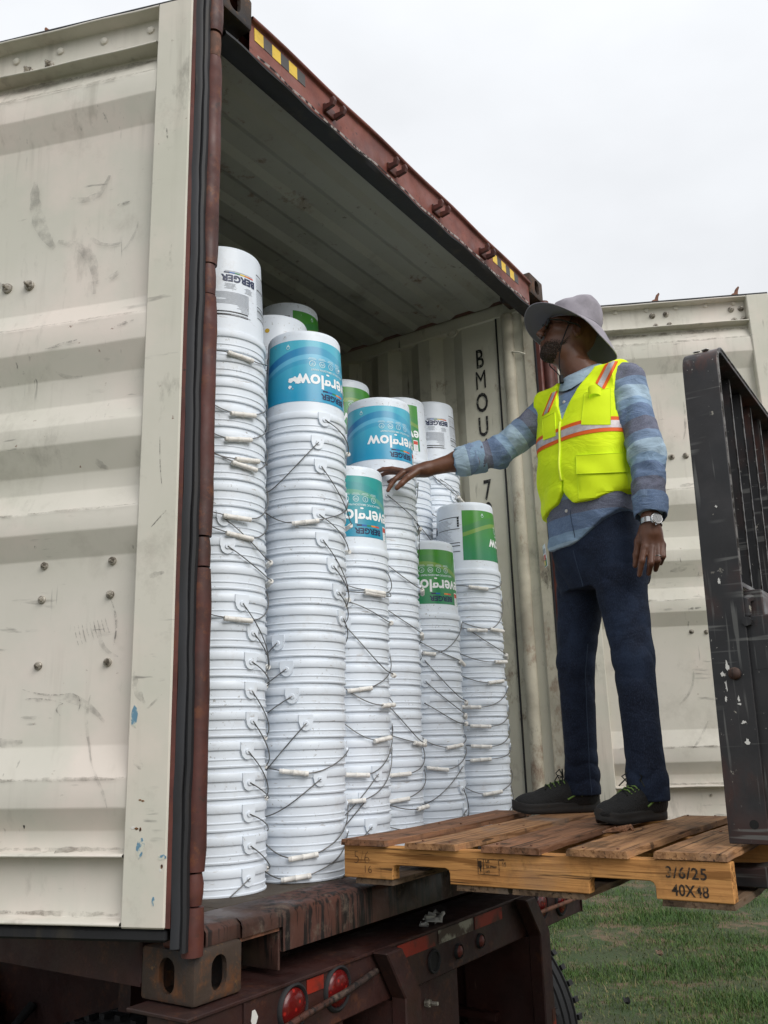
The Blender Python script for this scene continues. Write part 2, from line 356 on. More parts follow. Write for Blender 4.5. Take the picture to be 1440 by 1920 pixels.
def attach(o, parent):
    o.parent = parent
    if parent.parent is None and parent.type == 'EMPTY': o.matrix_parent_inverse = Matrix.Translation(-Vector(parent.location))
    return o
def thing(name, label, cat, loc=(0, 0, 0), group=None):
    o = bpy.data.objects.new(name, None); COL.objects.link(o); o.location = loc; o.empty_display_size = .1
    o['label'] = label; o['category'] = cat
    if group: o['group'] = group
    return o
def tag(o, label, cat, group=None):
    o['label'] = label; o['category'] = cat
    if group: o['group'] = group
    return o
def struct(o, kind='structure'): o['kind'] = kind; return o
_tcache = {}
def text(body, size=1., bold=0., sx=1., space=1.):
    """flat letters as (verts, faces), centred"""
    k = (body, size, bold, sx, space)
    if k in _tcache: return _tcache[k]
    cu = bpy.data.curves.new('lettering', 'FONT'); cu.body = body; cu.size = size; cu.offset = bold; cu.resolution_u = 3
    cu.align_x = 'CENTER'; cu.align_y = 'CENTER'; cu.space_character = space
    o = bpy.data.objects.new('lettering', cu); COL.objects.link(o)
    dg = bpy.context.evaluated_depsgraph_get(); dg.update()
    me = bpy.data.meshes.new_from_object(o.evaluated_get(dg))
    bpy.data.objects.remove(o); bpy.data.curves.remove(cu)
    bm = bmesh.new(); bm.from_mesh(me); bmesh.ops.triangulate(bm, faces=bm.faces)
    xs = [v.co.x for v in bm.verts]
    if xs:
        x = min(xs)
        while x < max(xs):                          # cut up so that the letters can follow a curved wall
            bmesh.ops.bisect_plane(bm, geom=bm.verts[:]+bm.edges[:]+bm.faces[:], plane_co=(x, 0, 0), plane_no=(1, 0, 0)); x += .012
    bm.verts.ensure_lookup_table()
    v = [(p.co.x*sx, p.co.y) for p in bm.verts]; f = [tuple(q.index for q in p.verts) for p in bm.faces]
    bm.free(); bpy.data.meshes.remove(me); _tcache[k] = (v, f); return v, f
def stadium(w, h, n=8):
    """upright oval: width w, height h"""
    r = w/2; P = []
    for k in range(n+1): a = PI*k/n; P.append((r*math.cos(a), h/2-r+r*math.sin(a)))
    for k in range(n+1): a = PI+PI*k/n; P.append((r*math.cos(a), -h/2+r+r*math.sin(a)))
    return P
def boolean(o, cutters):
    for c in cutters:
        m = o.modifiers.new('cut', 'BOOLEAN'); m.object = c; m.operation = 'DIFFERENCE'; m.solver = 'EXACT'
    dg = bpy.context.evaluated_depsgraph_get(); dg.update()
    me = bpy.data.meshes.new_from_object(o.evaluated_get(dg)); old = o.data; o.modifiers.clear(); o.data = me; bpy.data.meshes.remove(old)
    for c in cutters: d = c.data; bpy.data.objects.remove(c); bpy.data.meshes.remove(d)
    return o

# ------------------------------------------------------------------ ground and grass
def ground():
    n = 90
    mb = MB(); xs = np.concatenate([np.linspace(-6, 16, n), ]); ys = np.linspace(-8, 16, n)
    xs = np.concatenate([[-900, -60], xs, [70, 900]]); ys = np.concatenate([[-900, -60], ys, [70, 900]])
    P = [[(x, y, GZ + (.03*math.sin(x*1.3+y*.7)*math.sin(y*1.1-x*.4) if -6 <= x <= 16 and -8 <= y <= 16 else 0)) for y in ys] for x in xs]
    m = Mat('lawn_soil', (.035, .048, .014), .9)
    m.layer((.085, .075, .035), .48, .64, .9, scale=1.1, detail=7).layer((.03, .055, .012), .45, .6, .8, scale=2.3, detail=8, loc=(4, 0, 0))
    m.layer((.13, .085, .05), .52, .62, .85, scale=3.0, detail=8, loc=(0, 7, 0)).bump(.8, .03, scale=25, detail=6)
    struct(mb.grid(P).build('ground', m.m, smooth=3.2))
ground()
def grass():
    pts = []
    for x0, x1, y0, y1, d in ((3.0, 5.5, -1.3, 2.2, 9500), (5.5, 8, -.9, 3.2, 5600), (8, 12.5, -.8, 4.4, 1900), (2.0, 4.5, 3.2, 6.5, 1500), (12.5, 18, -2, 6, 350), (2.6, 5, -5, -1.3, 900)):
        k = int((x1-x0)*(y1-y0)*d); pts.append(np.c_[rng.uniform(x0, x1, k), rng.uniform(y0, y1, k)])
    p = np.concatenate(pts); n = len(p)
    # patchy: thin bare spots, thick clumps
    q = np.sin(p[:, 0]*2.1+1.3*np.sin(p[:, 1]*1.7))*np.sin(p[:, 1]*2.6+np.sin(p[:, 0]*1.1))+.5*np.sin(p[:, 0]*6.1+p[:, 1]*4.3)
    keep = rng.random(n) < np.clip(.62+.52*q, .12, 1); p = p[keep]; q = q[keep]; n = len(p)
    z0 = GZ+.03*np.sin(p[:, 0]*1.3+p[:, 1]*.7)*np.sin(p[:, 1]*1.1-p[:, 0]*.4)
    a = rng.uniform(0, 2*PI, n); h = rng.gamma(4, .0072, n)*(1+.3*np.clip(q, -1, 1)); w = rng.uniform(.0014, .0036, n); lean = rng.uniform(.1, 1.1, n)*h
    dx, dy = np.cos(a), np.sin(a)
    V = np.empty((n, 5, 3))
    for i, (t, ww) in enumerate(((0, -1), (0, 1), (.55, -.8), (.55, .8), (1, 0))):
        V[:, i, 0] = p[:, 0]-dy*w*ww+dx*lean*t*t; V[:, i, 1] = p[:, 1]+dx*w*ww+dy*lean*t*t; V[:, i, 2] = z0-.004+h*t*(1-.25*t*lean/h)
    me = bpy.data.meshes.new('grass'); me.vertices.add(n*5); me.vertices.foreach_set('co', V.ravel())
    tri = np.array([[0, 1, 2], [1, 3, 2], [2, 3, 4]]); F = (np.arange(n)[:, None, None]*5+tri[None]).reshape(-1, 3)
    me.loops.add(F.size); me.loops.foreach_set('vertex_index', F.ravel().astype(np.int32)); me.polygons.add(len(F))
    me.polygons.foreach_set('loop_start', np.arange(len(F), dtype=np.int32)*3)
    me.update(calc_edges=True)
    at = me.attributes.new('tint', 'FLOAT', 'POINT'); at.data.foreach_set('value', np.repeat(np.clip(rng.normal(.48, .24, n)-.22*q, 0, 1), 5).astype(np.float32))
    m = Mat('grass_blades', (.05, .10, .02), .6, spec=.25)
    a_ = m.N.new('ShaderNodeAttribute'); a_.attribute_name = 'tint'; cr = m.N.new('ShaderNodeValToRGB')
    e = cr.color_ramp.elements; e[0].color = (.036, .085, .017, 1); e[1].color = (.21, .175, .08, 1); e[1].position = 1
    x = e.new(.45); x.color = (.066, .128, .026, 1); x = e.new(.72); x.color = (.095, .125, .034, 1)
    m.L.new(a_.outputs['Fac'], cr.inputs[0]); m.L.new(cr.outputs[0], m.b.inputs['Base Color'])
    me.materials.append(m.m); o = bpy.data.objects.new('grass', me); COL.objects.link(o); struct(o, 'stuff')
grass()

# ------------------------------------------------------------------ shipping container
W, H, LEN = 2.438, 2.896, 12.19
FZ = .165                                             # floor height
box_ = thing('shipping_container', 'rust red shipping container with its rear doors swung open, on the trailer', 'container', (W/2, 0, 0))
def slot_casting(x0, y0, z0, holes):
    o = MB().box((x0, y0, z0), (x0+.162, y0+.178, z0+.118)).build('corner_casting', M['casting'], box_, bevel=.009, seg=2)
    core = MB().box((x0+.014, y0+.014, z0+.012), (x0+.148, y0+.164, z0+.106)).build('cutter', M['dark'])
    cs = [core]
    for h in holes:
        P = stadium(.051, .0795)
        cx, cy, cz = x0+.081, y0+.089, z0+.059
        if h == 'rear': c = MB().prism(P, lambda a, b: (cx+a, y0-.02, cz+b), lambda a, b: (cx+a, y0+.03, cz+b))
        elif h == 'left': c = MB().prism(P, lambda a, b: (x0-.02, cy+a, cz+b), lambda a, b: (x0+.03, cy+a, cz+b))
        elif h == 'right': c = MB().prism(P, lambda a, b: (x0+.13, cy+a, cz+b), lambda a, b: (x0+.19, cy+a, cz+b))
        else: c = MB().prism(stadium(.0635, .1), lambda a, b: (cx+a, cy+b, z0+.08), lambda a, b: (cx+a, cy+b, z0+.14))
        cs.append(c.build('cutter', M['dark']))
    boolean(o, cs); shade(o.data, .6)
    return o
slot_casting(0, 0, 0, ('rear', 'left')); slot_casting(W-.162, 0, 0, ('rear', 'right'))
slot_casting(0, 0, H-.118, ('rear', 'left', 'top')); slot_casting(W-.162, 0, H-.118, ('rear', 'right', 'top'))
# rear corner posts
for sx in (0, 1):
    X = lambda x: x if sx == 0 else W-x
    a, b = sorted((X(.0), X(.040)))
    MB().box((a, .022, .118), (b, .11, H-.118)).build('corner_post', M['red'], box_, bevel=.006)
# hinge tubes and pins on both posts
def hinge(xc, yc, z0, z1, r, m):
    mb = MB(); k = max(3, int((z1-z0)/.05)); pts = []; rad = []
    for i in range(k+1):
        t = i/k; pts.append((xc+random.uniform(-.0012, .0012), yc+random.uniform(-.0012, .0012), z0+(z1-z0)*t))
        rad.append(r*(.90 if i in (0, k) else 1)+random.uniform(-.0006, .0006))
    return mb.tube(pts, rad, 20).build('hinge', m, box_, smooth=.9)
for sx in (0, 1):
    xc = -.004 if sx == 0 else W+.004; yc = .004
    for z0, z1, r, m in ((.11, .215, .027, 'hinge_red'), (.219, .288, .0225, 'hinge_red'), (.292, 1.012, .027, 'hinge_red'), (1.016, 1.092, .0235, 'hinge_red'), (1.096, 1.775, .027, 'hinge_red'),
                         (1.779, 1.868, .0225, 'hinge_red'), (1.872, 2.555, .027, 'hinge_red'), (2.559, 2.64, .0235, 'cam'), (2.644, 2.79, .028, 'hinge_red')):
        hinge(xc, yc, z0, z1, r, M[m])
# header: face plate, top flange, gasket, cam keepers, hazard tape
mb = MB()
hp = [(.012, 2.690), (.012, 2.822), (-.004, 2.826), (-.004, 2.838), (.09, 2.838), (.09, 2.815), (.060, 2.810), (.060, 2.690)]
K = 26
Pg = []
for i in range(K+1):
    t = i/K; x = .162+(W-.324)*t; dz = .006*math.sin(t*PI)+.003*math.sin(t*23)
    Pg.append([(x, y, z+(dz if z > 2.7 else 0)) for y, z in hp+[hp[0]]])
mb.grid(Pg); header = mb.build('header', M['header_red'], box_, bevel=.003)
mb = MB(); Pg = []
for i in range(61):
    t = i/60; x = .05+(W-.10)*t; w = .003*math.sin(t*61)+.004*math.sin(t*19+1); d = .006*math.sin(t*31+.6)
    Pg.append([(x, .008, 2.700+w), (x, .005, 2.688+w), (x, .014, 2.684+d*.5), (x, .045, 2.680+d*.5), (x, .075, 2.684), (x, .075, 2.700), (x, .008, 2.700+w)])
mb.grid(Pg).build('gasket', M['black_gasket'], header, smooth=.7)
mb = MB(); Pg = []
for i in range(81):
    t = i/80; x = .19+(W-.38)*t; w = .003*math.sin(t*61)+.004*math.sin(t*19+1)+random.uniform(-.0015, .0015)
    Pg.append([(x, .0045, 2.709+w), (x, .0015, 2.704+w), (x, .0035, 2.698+w)])
mb.grid(Pg).build('sealant_bead', M['seal'], header)
def keeper(x, z):
    mb = MB()
    mb.box((x-.030, .002, z-.020), (x+.030, .0135, z+.018))
    for s in (-1, 1):
        poly = [(.002, -.02), (-.038, -.014), (-.046, .004), (-.040, .022), (-.022, .018), (-.022, .004), (.002, .006)]
        mb.prism(poly, lambda y, zz: (x+s*.030-.007, y, z+zz), lambda y, zz: (x+s*.030+.007, y, z+zz))
    mb.build('cam_keeper', M['hinge_red'], header, bevel=.002)
for x in (.575, .985, 1.33, 1.755): keeper(x, 2.752)
def hazard(x0, x1):
    k = 6; sl = .028; w = (x1-x0)/k
    for i in range(k):
        a = x0+i*w; p = [(a, 2.768), (a+w, 2.768), (a+w+sl-.03, 2.815), (a+sl-.03, 2.815)]
        MB().prism(p, lambda x, z: (x, .0105, z), lambda x, z: (x, .0118, z)).build('hazard_stripe', M['yellow' if i % 2 == 0 else 'tape_black'], header)
hazard(.185, .445); hazard(1.87, 2.15)
# sill and floor
mb = MB()
pr = [(.004, .058), (.004, .140), (.010, .155), (.026, .1625), (.150, .1645), (.150, .150), (.020, .145), (.014, .058)]
for x0, x1 in ((.318, W-.318),):
    mb.grid([[(x, y, z) for y, z in pr+[pr[0]]] for x in np.linspace(x0, x1, 20)])
for x0, x1 in ((.164, .318), (W-.318, W-.164)):
    q = [(.004, .118), (.004, .140), (.010, .155), (.026, .1625), (.150, .1645), (.150, .150), (.020, .145), (.014, .118)]
    mb.grid([[(x, y, z) for y, z in q+[q[0]]] for x in (x0, x1)])
for x0, x1 in ((.047, .164), (W-.164, W-.047)):
    q = [(.012, .119), (.012, .150), (.026, .1625), (.150, .1645), (.150, .119)]
    mb.grid([[(x, y, z) for y, z in q+[q[0]]] for x in (x0, x1)])
for x in (.318, W-.318): mb.box((x-.004, .016, .012), (x+.004, .14, .140))
sill = mb.build('sill', M['sill'], box_, smooth=.6, bevel=.002)
for x0, x1 in ((.166, .312), (W-.312, W-.166)):
    MB().box((x0, .012, .108), (x1, .016, .117)).build('pocket_lip', M['cam'], sill)
fl = []
for i in range(13):
    x0 = .05+i*(W-.10)/13
    fl.append(MB().box((x0+.0015, .152, FZ-.03), (x0+(W-.10)/13-.0015, LEN-.06, FZ-random.uniform(0, .0015))).build('floor_plank', M['floor'], box_, bevel=.001))
# side walls: corrugated sheet with the flat end panels seen inside
def wall(sx):
    ip = [(.11, 0), (.155, 0), (.157, .012), (.232, .012), (.236, 0), (.27, 0), (.475, 0)]
    y = .475; P = [(.11, 0.), (.265, 0.), (.268, .004), (.475, 0.)]
    while y < LEN-.35:
        P += [(y+.068, .036), (y+.138, .036), (y+.206, 0.), (y+.278, 0.)]; y += .278
    P.append((LEN-.06, 0.))
    mb = MB()
    X = lambda d: (W-.044+d) if sx else (.044-d)
    mb.grid([[(X(d), yy, FZ-.02), (X(d), yy, 2.755)] for yy, d in P])
    o = mb.build('side_wall', M['wall'], box_, recalc=False)
    # rails: bottom and top
    MB().box((X(-.004 if sx else .044), .178, .030), (X(.044 if sx else -.004), LEN, .155)).build('bottom_rail', M['trailer'], box_, bevel=.004)
    MB().box((X(-.004 if sx else .044), .178, .026), (X(-.030 if sx else -.004), LEN, .034)).build('rail_flange', M['trailer'], box_)
    t = sorted((X(-.006), X(.042)))
    MB().box((t[0], .10, 2.752), (t[1], LEN, 2.832)).build('top_rail', M['wall'], box_, bevel=.008)
    return o
rw = wall(1); lw = wall(0)
# inner rear edge of the right wall: peeled strip, seam, half round channel, lashing ring, stencilled number
xw = W-.044
MB().box((xw-.016, .050, FZ), (xw-.002, .108, 2.752)).build('edge_strip', M['wall_worn'], rw, bevel=.002)
MB().box((xw-.0185, .044, FZ), (xw-.002, .0495, 2.752)).build('edge_seam', M['black_gasket'], rw)
mb = MB(); mb.grid([[(xw-.030*math.cos(a)-.001, .198+.033*math.sin(a), z) for z in (FZ, .6, 1.2, 1.8, 2.4, 2.752)] for a in np.linspace(-PI/2, PI/2, 13)])
mb.build('channel', M['wall_worn'], rw, smooth=1.2)
MB().box((xw-.006, .258, FZ), (xw-.0005, .266, 2.752)).build('edge_seam', M['black_gasket'], rw)
mb = MB(); mb.tube([(xw-.02+.006*math.sin(a), .52+.028*math.cos(a), 2.735+.022*math.sin(a)) for a in np.linspace(0, 2*PI, 21)], .005, 8)
mb.build('lashing_ring', M['wall'], rw, smooth=1)
mb = MB(); mb.tube([(xw-.012, .10, 2.50), (xw-.022, .13, 2.515), (xw-.02, .17, 2.53)], .005, 8).build('lashing_ring', M['wall'], rw, smooth=1)
for ch, z in (('B', 2.546), ('M', 2.424), ('O', 2.295), ('U', 2.160), ('4', 2.035), ('7', 1.812), ('9', 1.692), ('8', 1.565)):
    v, f = text(ch, .150, 0 if ch == 'M' else .0025, .60)
    mb = MB(); mb.add([(xw-.0012, .372-a, z+b) for a, b in v], f)
    mb.build('stencil_letter', M['stencil'], rw, recalc=False)
# roof: sheet with pressed ribs across the width
P = [(.06, 2.812), (.20, 2.812), (.205, 2.836)]
y = .255
while y < LEN-.3:
    P += [(y, 2.836), (y+.035, 2.818), (y+.115, 2.818), (y+.15, 2.836), (y+.235, 2.836)]; y += .235
P.append((LEN-.06, 2.836))
mb = MB(); mb.grid([[(.07, yy, zz), (W/2, yy, zz+.002), (W-.07, yy, zz)] for yy, zz in P])
mb.build('roof_panel', M['roof'], box_, recalc=False)
mb = MB(); mb.grid([[(0, .01, 2.842), (W, .01, 2.842)], [(0, LEN, 2.86), (W, LEN, 2.86)]]).build('roof_top', M['red'], box_, recalc=False)
MB().box((.046, LEN-.06, FZ-.02), (W-.046, LEN-.02, 2.84)).build('front_wall', M['wall'], box_)
mb = MB()
for i in range(30): mb.box((.06, .5+i*.39, .03), (W-.06, .545+i*.39, FZ-.032))
struct(mb.build('floor_bearer', M['trailer'], box_), 'stuff')

# ------------------------------------------------------------------ doors
PROF = [(2.745, -.05), (2.745, 0.), (2.737, 0.), (2.735, -.043), (2.612, -.045), (2.610, .004), (2.603, .005), (2.601, -.043), (2.585, -.042), (2.512, -.007), (2.44, -.004), (2.36, -.040), (1.80, -.042), (1.73, -.006), (1.655, -.004), (1.58, -.040),
        (1.50, -.042), (1.43, -.006), (1.375, -.004), (1.30, -.040), (1.25, -.042), (1.185, -.006), (1.13, -.004), (1.065, -.040), (.585, -.042), (.507, -.006), (.44, -.004), (.385, -.040), (.338, -.042), (.336, .004), (.329, .005), (.327, -.036),
        (.192, -.036), (.188, .003), (.180, .004), (.178, -.05)]
def door(P0, dv, nv, s_hinge, s0, s1, s_far, bolts, cams, side):
    P0, dv, nv = Vector((*P0, 0)), Vector((*dv, 0)).normalized(), Vector((*nv, 0)).normalized()
    T = lambda s, p, z: P0+dv*s+nv*p+Vector((0, 0, z))
    mb = MB(); k = 40
    def dent(s, z): return .0022*math.sin(s*9+z*3.1)*math.sin(z*5.3+1.1)+.0012*math.sin(s*21+z*8)
    mb.grid([[T(s, p-.0015+(dent(s, z) if abs(p) < .043 else 0), z) for z, p in PROF] for s in np.linspace(s0, s1, k)])
    d = mb.build('door', M['door'], box_, recalc=False)
    # every long pressing gets soft edges from a small bevel
    bm = bmesh.new(); bm.from_mesh(d.data)
    ed = [e for e in bm.edges if len(e.link_faces) == 2 and e.calc_face_angle(0) > R(14) and abs(e.verts[0].co.z-e.verts[1].co.z) < .01]
    bmesh.ops.bevel(bm, geom=ed, offset=.0042, segments=2, profile=.5, affect='EDGES', clamp_overlap=True)
    bm.to_mesh(d.data); bm.free(); shade(d.data, 3.2)
    MB().box((s0-.03, -.053, .18), (s1+.03, -.049, 2.743), lambda q: T(*q)).build('outer_skin', M['red'], d)
    for a, b in ((s_hinge, s0), (s1, s_far)):
        a, b = sorted((a, b))
        MB().box((a, -.048, .176), (b, 0, 2.7455), lambda q: T(*q)).build('door_stile', M['stile'], d, bevel=.004)
    e = 1 if s_hinge < s0 else -1
    # painted hinge edge, then the rubber lips that run all round
    MB().box((s_hinge-e*.0125, -.05, .178), (s_hinge-e*.0005, -.0035, 2.742), lambda q: T(*q)).build('edge_strip', M['red'], d)
    for k_, (a, b, p0, p1, m) in enumerate(((.013, .033, -.022, -.003, 'grey_gasket'), (.0335, .046, -.032, -.012, 'black_gasket'))):
        mb = MB(); Pz = []
        for z in np.linspace(.135-.01*k_, 2.76+.006*k_, 40):
            w = .0015*math.sin(z*11+k_)+.001*math.sin(z*37)
            Pz.append([T(s_hinge-e*(a+w), p0, z), T(s_hinge-e*(a+w), p1, z), T(s_hinge-e*((a+b)/2+w), p1+.0018, z), T(s_hinge-e*(b+w), p1-.004, z), T(s_hinge-e*(b+w), p0, z)])
        mb.grid(Pz).build('gasket', M[m], d, smooth=.8)
    a, b = sorted((s_hinge, s_far))
    MB().box((a, -.045, .146), (b, -.010, .1745), lambda q: T(*q)).build('gasket', M['black_gasket'], d, bevel=.006)
    MB().box((a, -.045, 2.7465), (b, -.008, 2.756), lambda q: T(*q)).build('gasket', M['black_gasket'], d)
    c_, s_ = np.cos, np.sin
    proto = None
    for s, z, rr in bolts:
        p = -.044 if z > 2.3 or z < .33 else -.041
        mb = MB(); q = .62 if z < 1.2 else .88
        if rr:                                        # faint dome rivet
            mb.tube([T(s, p-.004, z), T(s, p+.004, z), T(s, p+.008, z)], [.0125, .0115, .005], 12)
        else:
            mb.tube([T(s, p-.004, z), T(s, p+.003, z), T(s, p+.0055, z)], [q*.0175, q*.0175, q*.014], 18); mb.tube([T(s, p+.005, z), T(s, p+.005+.010*q, z)], [q*.0105, q*.0098], 6)
            mb.tube([T(s, p+.010*q, z), T(s, p+.023*q, z), T(s, p+.025*q, z)], [q*.0055, q*.0055, q*.004], 8)
        mb.build('rivet' if rr else 'bolt', M['door'] if rr else M['bolt'], d, smooth=.7)
    for s, bend in cams:
        mb = MB()
        mb.tube([T(s, -.075, 2.66), T(s, -.075, 2.765)], .017, 14)
        poly = [(-.026, 0), (.026, 0), (.022, .022), (.026, .034), (.012, .036), (.016, .058), (.024, .078), (.019, .086), (.004, .070), (-.004, .046), (-.020, .040), (-.024, .018)]
        mb.prism(poly, lambda x, z: T(s+x*bend, -.088, 2.752+z*.92), lambda x, z: T(s+x*bend, -.062, 2.752+z*.92))
        mb.build('lock_cam', M['cam'], d, bevel=.0025)
        MB().cyl(T(s, -.075, .20), T(s, -.075, 2.66), .016, 12).build('lock_rod', M['red'], d, smooth=.7)
        for z in (.30, 1.0, 1.9, 2.65):
            MB().box((s-.05, -.098, z-.04), (s+.05, -.0535, z+.04), lambda q: T(*q)).build('rod_bracket', M['red'], d, bevel=.004)
    return d, T
BL = [(.49, 1.895, 0), (.417, 1.893, 0), (.483, 2.652, 0), (.408, 2.657, 0), (.301, 1.05, 0), (.101, 1.049, 0), (.302, .96, 0), (.103, .961, 0), (.30, .788, 0), (.101, .788, 0), (.74, 2.652, 0), (.80, 2.655, 0)] + [(x, 2.700, 1) for x in (.06, .219, .372, .53, .69, .84)]
ld, TL = door((-.105, .12), (-.335, .942), (-.942, -.335), -.10, .012, .90, 1.01, BL, ((.43, 1), (.80, 1)), 0)
BR = [(.517, 2.690, 0), (.587, 2.692, 0), (.915, 2.690, 0), (.965, 2.692, 0), (.53, 2.628, 0), (.60, 2.630, 0), (.925, 2.628, 0), (.972, 2.632, 0), (.532, 1.912, 0), (.601, 1.913, 0), (.532, 1.037, 0), (.600, 1.032, 0), (.535, .292, 0), (.25, 2.690, 0), (.18, 2.690, 0)] + [(x, 2.724, 1) for x in (.33, .49, .64, .79, .93)]
rd, TR_ = door((2.47, -.03), (.451, -.892), (-.892, -.451), 0, .11, .985, 1.095, BR, ((.548, 1), (.955, 1)), 1)
# chips and scuffs with a shape of their own on the near door
def chip(T, s, z, w, h, m, d, k=9, p=.0008):
    pl = [(w*math.cos(2*PI*i/k)*random.uniform(.65, 1.1), h*math.sin(2*PI*i/k)*random.uniform(.65, 1.1)) for i in range(k)]
    MB().prism(pl, lambda a, b: T(s+a, -.0002, z+b), lambda a, b: T(s+a, p, z+b)).build('paint_chip', m, d)
for s, z, w, h, m in ((-.035, .455, .005, .0025, 'bare_rust'), (-.028, .457, .004, .002, 'bare_rust'), (-.022, .393, .006, .003, 'bare_rust'), (-.012, .395, .005, .0035, 'paint_chip'), (-.031, .391, .003, .005, 'bare_rust'), (-.089, .31, .003, .006, 'bare_rust'), (-.086, .302, .003, .004, 'paint_chip'), (-.032, .352, .012, .026, 'blue_scuff'), (-.088, .33, .012, .007, 'blue_scuff'), (-.004, .648, .010, .030, 'blue_scuff'), (-.07, .235, .004, .012, 'blue_scuff')):
    chip(TL, s, z, w, h, M[m], ld)
chip(lambda s, p, z: TL(s, p-.036, z), .29, .435, .014, .010, M['dark'], ld); chip(lambda s, p, z: TL(s, p-.033, z), .305, .415, .007, .026, M['dark'], ld)

def profile_at(z):
    for (za, pa), (zb, pb) in zip(PROF[:-1], PROF[1:]):
        if min(za, zb) <= z <= max(za, zb) and abs(za-zb) > 1e-6: return pa+(pb-pa)*(z-za)/(zb-za)
    return 0
def ribbon(T, d, pts, w, m, stile=False):
    """a smear or scratch lying on the door: pts are (s, z), w its half width"""
    P = []; n = len(pts)
    for i, (s, z) in enumerate(pts):
        a = pts[max(i-1, 0)]; b = pts[min(i+1, n-1)]; t = Vector((b[0]-a[0], b[1]-a[1])).normalized(); ww = w*(.25+.75*math.sin(PI*(i+.5)/n))*random.uniform(.75, 1.2)
        P.append([T(s-t.y*k*ww, (.0004 if stile else profile_at(z+t.x*k*ww)+.0025), z+t.x*k*ww) for k in (-1, 0, 1)])
    MB().grid(P).build('scuff', M[m], d, recalc=False)
def arc(s0, z0, s1, z1, bow, n=12):
    dx, dz = s1-s0, z1-z0
    return [(s0+dx*t-dz*bow*4*t*(1-t), z0+dz*t+dx*bow*4*t*(1-t)) for t in np.linspace(0, 1, n)]
random.seed(21)
for a, w, m in ((arc(.33, 2.02, .20, 1.83, -.22), .016, 'scuff_soft'), (arc(.22, 1.87, .10, 1.91, .15), .008, 'scuff_soft'), (arc(.30, 2.16, .17, 2.21, .3), .012, 'scuff_soft'), (arc(.42, 2.25, .34, 2.0, .1), .02, 'scuff_soft'), (arc(.24, 2.05, .12, 1.98, .2), .006, 'scuff_soft'), (arc(.12, 1.95, .07, 2.04, .1), .004, 'scuff_soft'),
                (arc(.10, 2.11, .14, 2.105, 0), .004, 'scuff_hard'), (arc(.30, .70, .10, .64, -.15), .010, 'scuff_soft'), (arc(.14, .72, .11, .53, .12), .004, 'scuff_soft'), (arc(.11, .53, .06, .44, -.05), .004, 'scuff_soft'), (arc(.12, .90, .07, .80, .25), .006, 'scuff_soft'), (arc(.10, .95, .085, .83, -.1), .003, 'scuff_hard'),
                (arc(.34, .73, .20, .715, .06), .0022, 'scuff_hard'), (arc(.20, .715, .175, .67, -.3), .0022, 'scuff_hard'), (arc(.33, .705, .22, .69, -.05), .0020, 'scuff_hard'), (arc(.22, .69, .225, .66, .5), .0020, 'scuff_hard'), (arc(.34, .66, .25, .655, 0), .004, 'scuff_soft'), (arc(.30, 1.60, .22, 1.58, .1), .006, 'scuff_soft'),
                (arc(.17, 1.345, .12, 1.30, .1), .008, 'scuff_soft'), (arc(.32, 1.66, .22, 1.675, 0), .004, 'scuff_hard'), (arc(.10, 1.70, .05, 1.71, 0), .005, 'scuff_hard'), (arc(.62, 2.1, .5, 1.9, .2), .018, 'scuff_soft'), (arc(.45, .62, .33, .60, .1), .012, 'scuff_soft')): ribbon(TL, ld, a, w, m)
for i in range(9): ribbon(TL, ld, arc(.20-.011*i, .885+.002*i, .185-.011*i, .835+.003*i, .02), .0016, 'scuff_hard')
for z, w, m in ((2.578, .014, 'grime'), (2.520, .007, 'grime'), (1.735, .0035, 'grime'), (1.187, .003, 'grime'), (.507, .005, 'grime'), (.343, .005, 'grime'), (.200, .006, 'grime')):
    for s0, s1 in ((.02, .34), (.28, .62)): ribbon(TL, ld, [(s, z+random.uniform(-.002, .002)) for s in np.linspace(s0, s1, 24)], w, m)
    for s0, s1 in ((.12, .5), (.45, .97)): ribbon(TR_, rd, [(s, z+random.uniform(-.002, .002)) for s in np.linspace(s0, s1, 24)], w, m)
for a, w, m in ((arc(-.045, 1.36, -.055, 1.23, .02), .0018, 'scuff_hard'), (arc(-.03, .66, -.075, .70, .0), .003, 'scuff_soft'), (arc(.0, .76, -.03, .68, .1), .010, 'scuff_soft'), (arc(-.01, .56, -.03, .53, .1), .012, 'scuff_soft'), (arc(-.03, 2.30, -.035, 2.26, 0), .003, 'scuff_hard'), (arc(-.02, .99, -.07, 1.0, .0), .007, 'scuff_soft'), (arc(-.03, 1.12, -.07, 1.16, .0), .002, 'scuff_hard'), (arc(-.06, 1.92, -.065, 1.85, .1), .004, 'scuff_soft')): ribbon(TL, ld, a, w, m, True)
for a, w, m in ((arc(.52, .85, .44, .70, .12), .006, 'scuff_soft'), (arc(.56, .62, .47, .50, .05), .006, 'scuff_soft'), (arc(.52, 1.14, .58, 1.145, 0), .005, 'scuff_hard'), (arc(.46, 1.33, .54, 1.34, 0), .012, 'scuff_soft'), (arc(.55, 1.75, .62, 1.76, 0), .010, 'scuff_soft'), (arc(.62, 2.2, .60, 2.0, .05), .006, 'scuff_soft')): ribbon(TR_, rd, a, w, m)

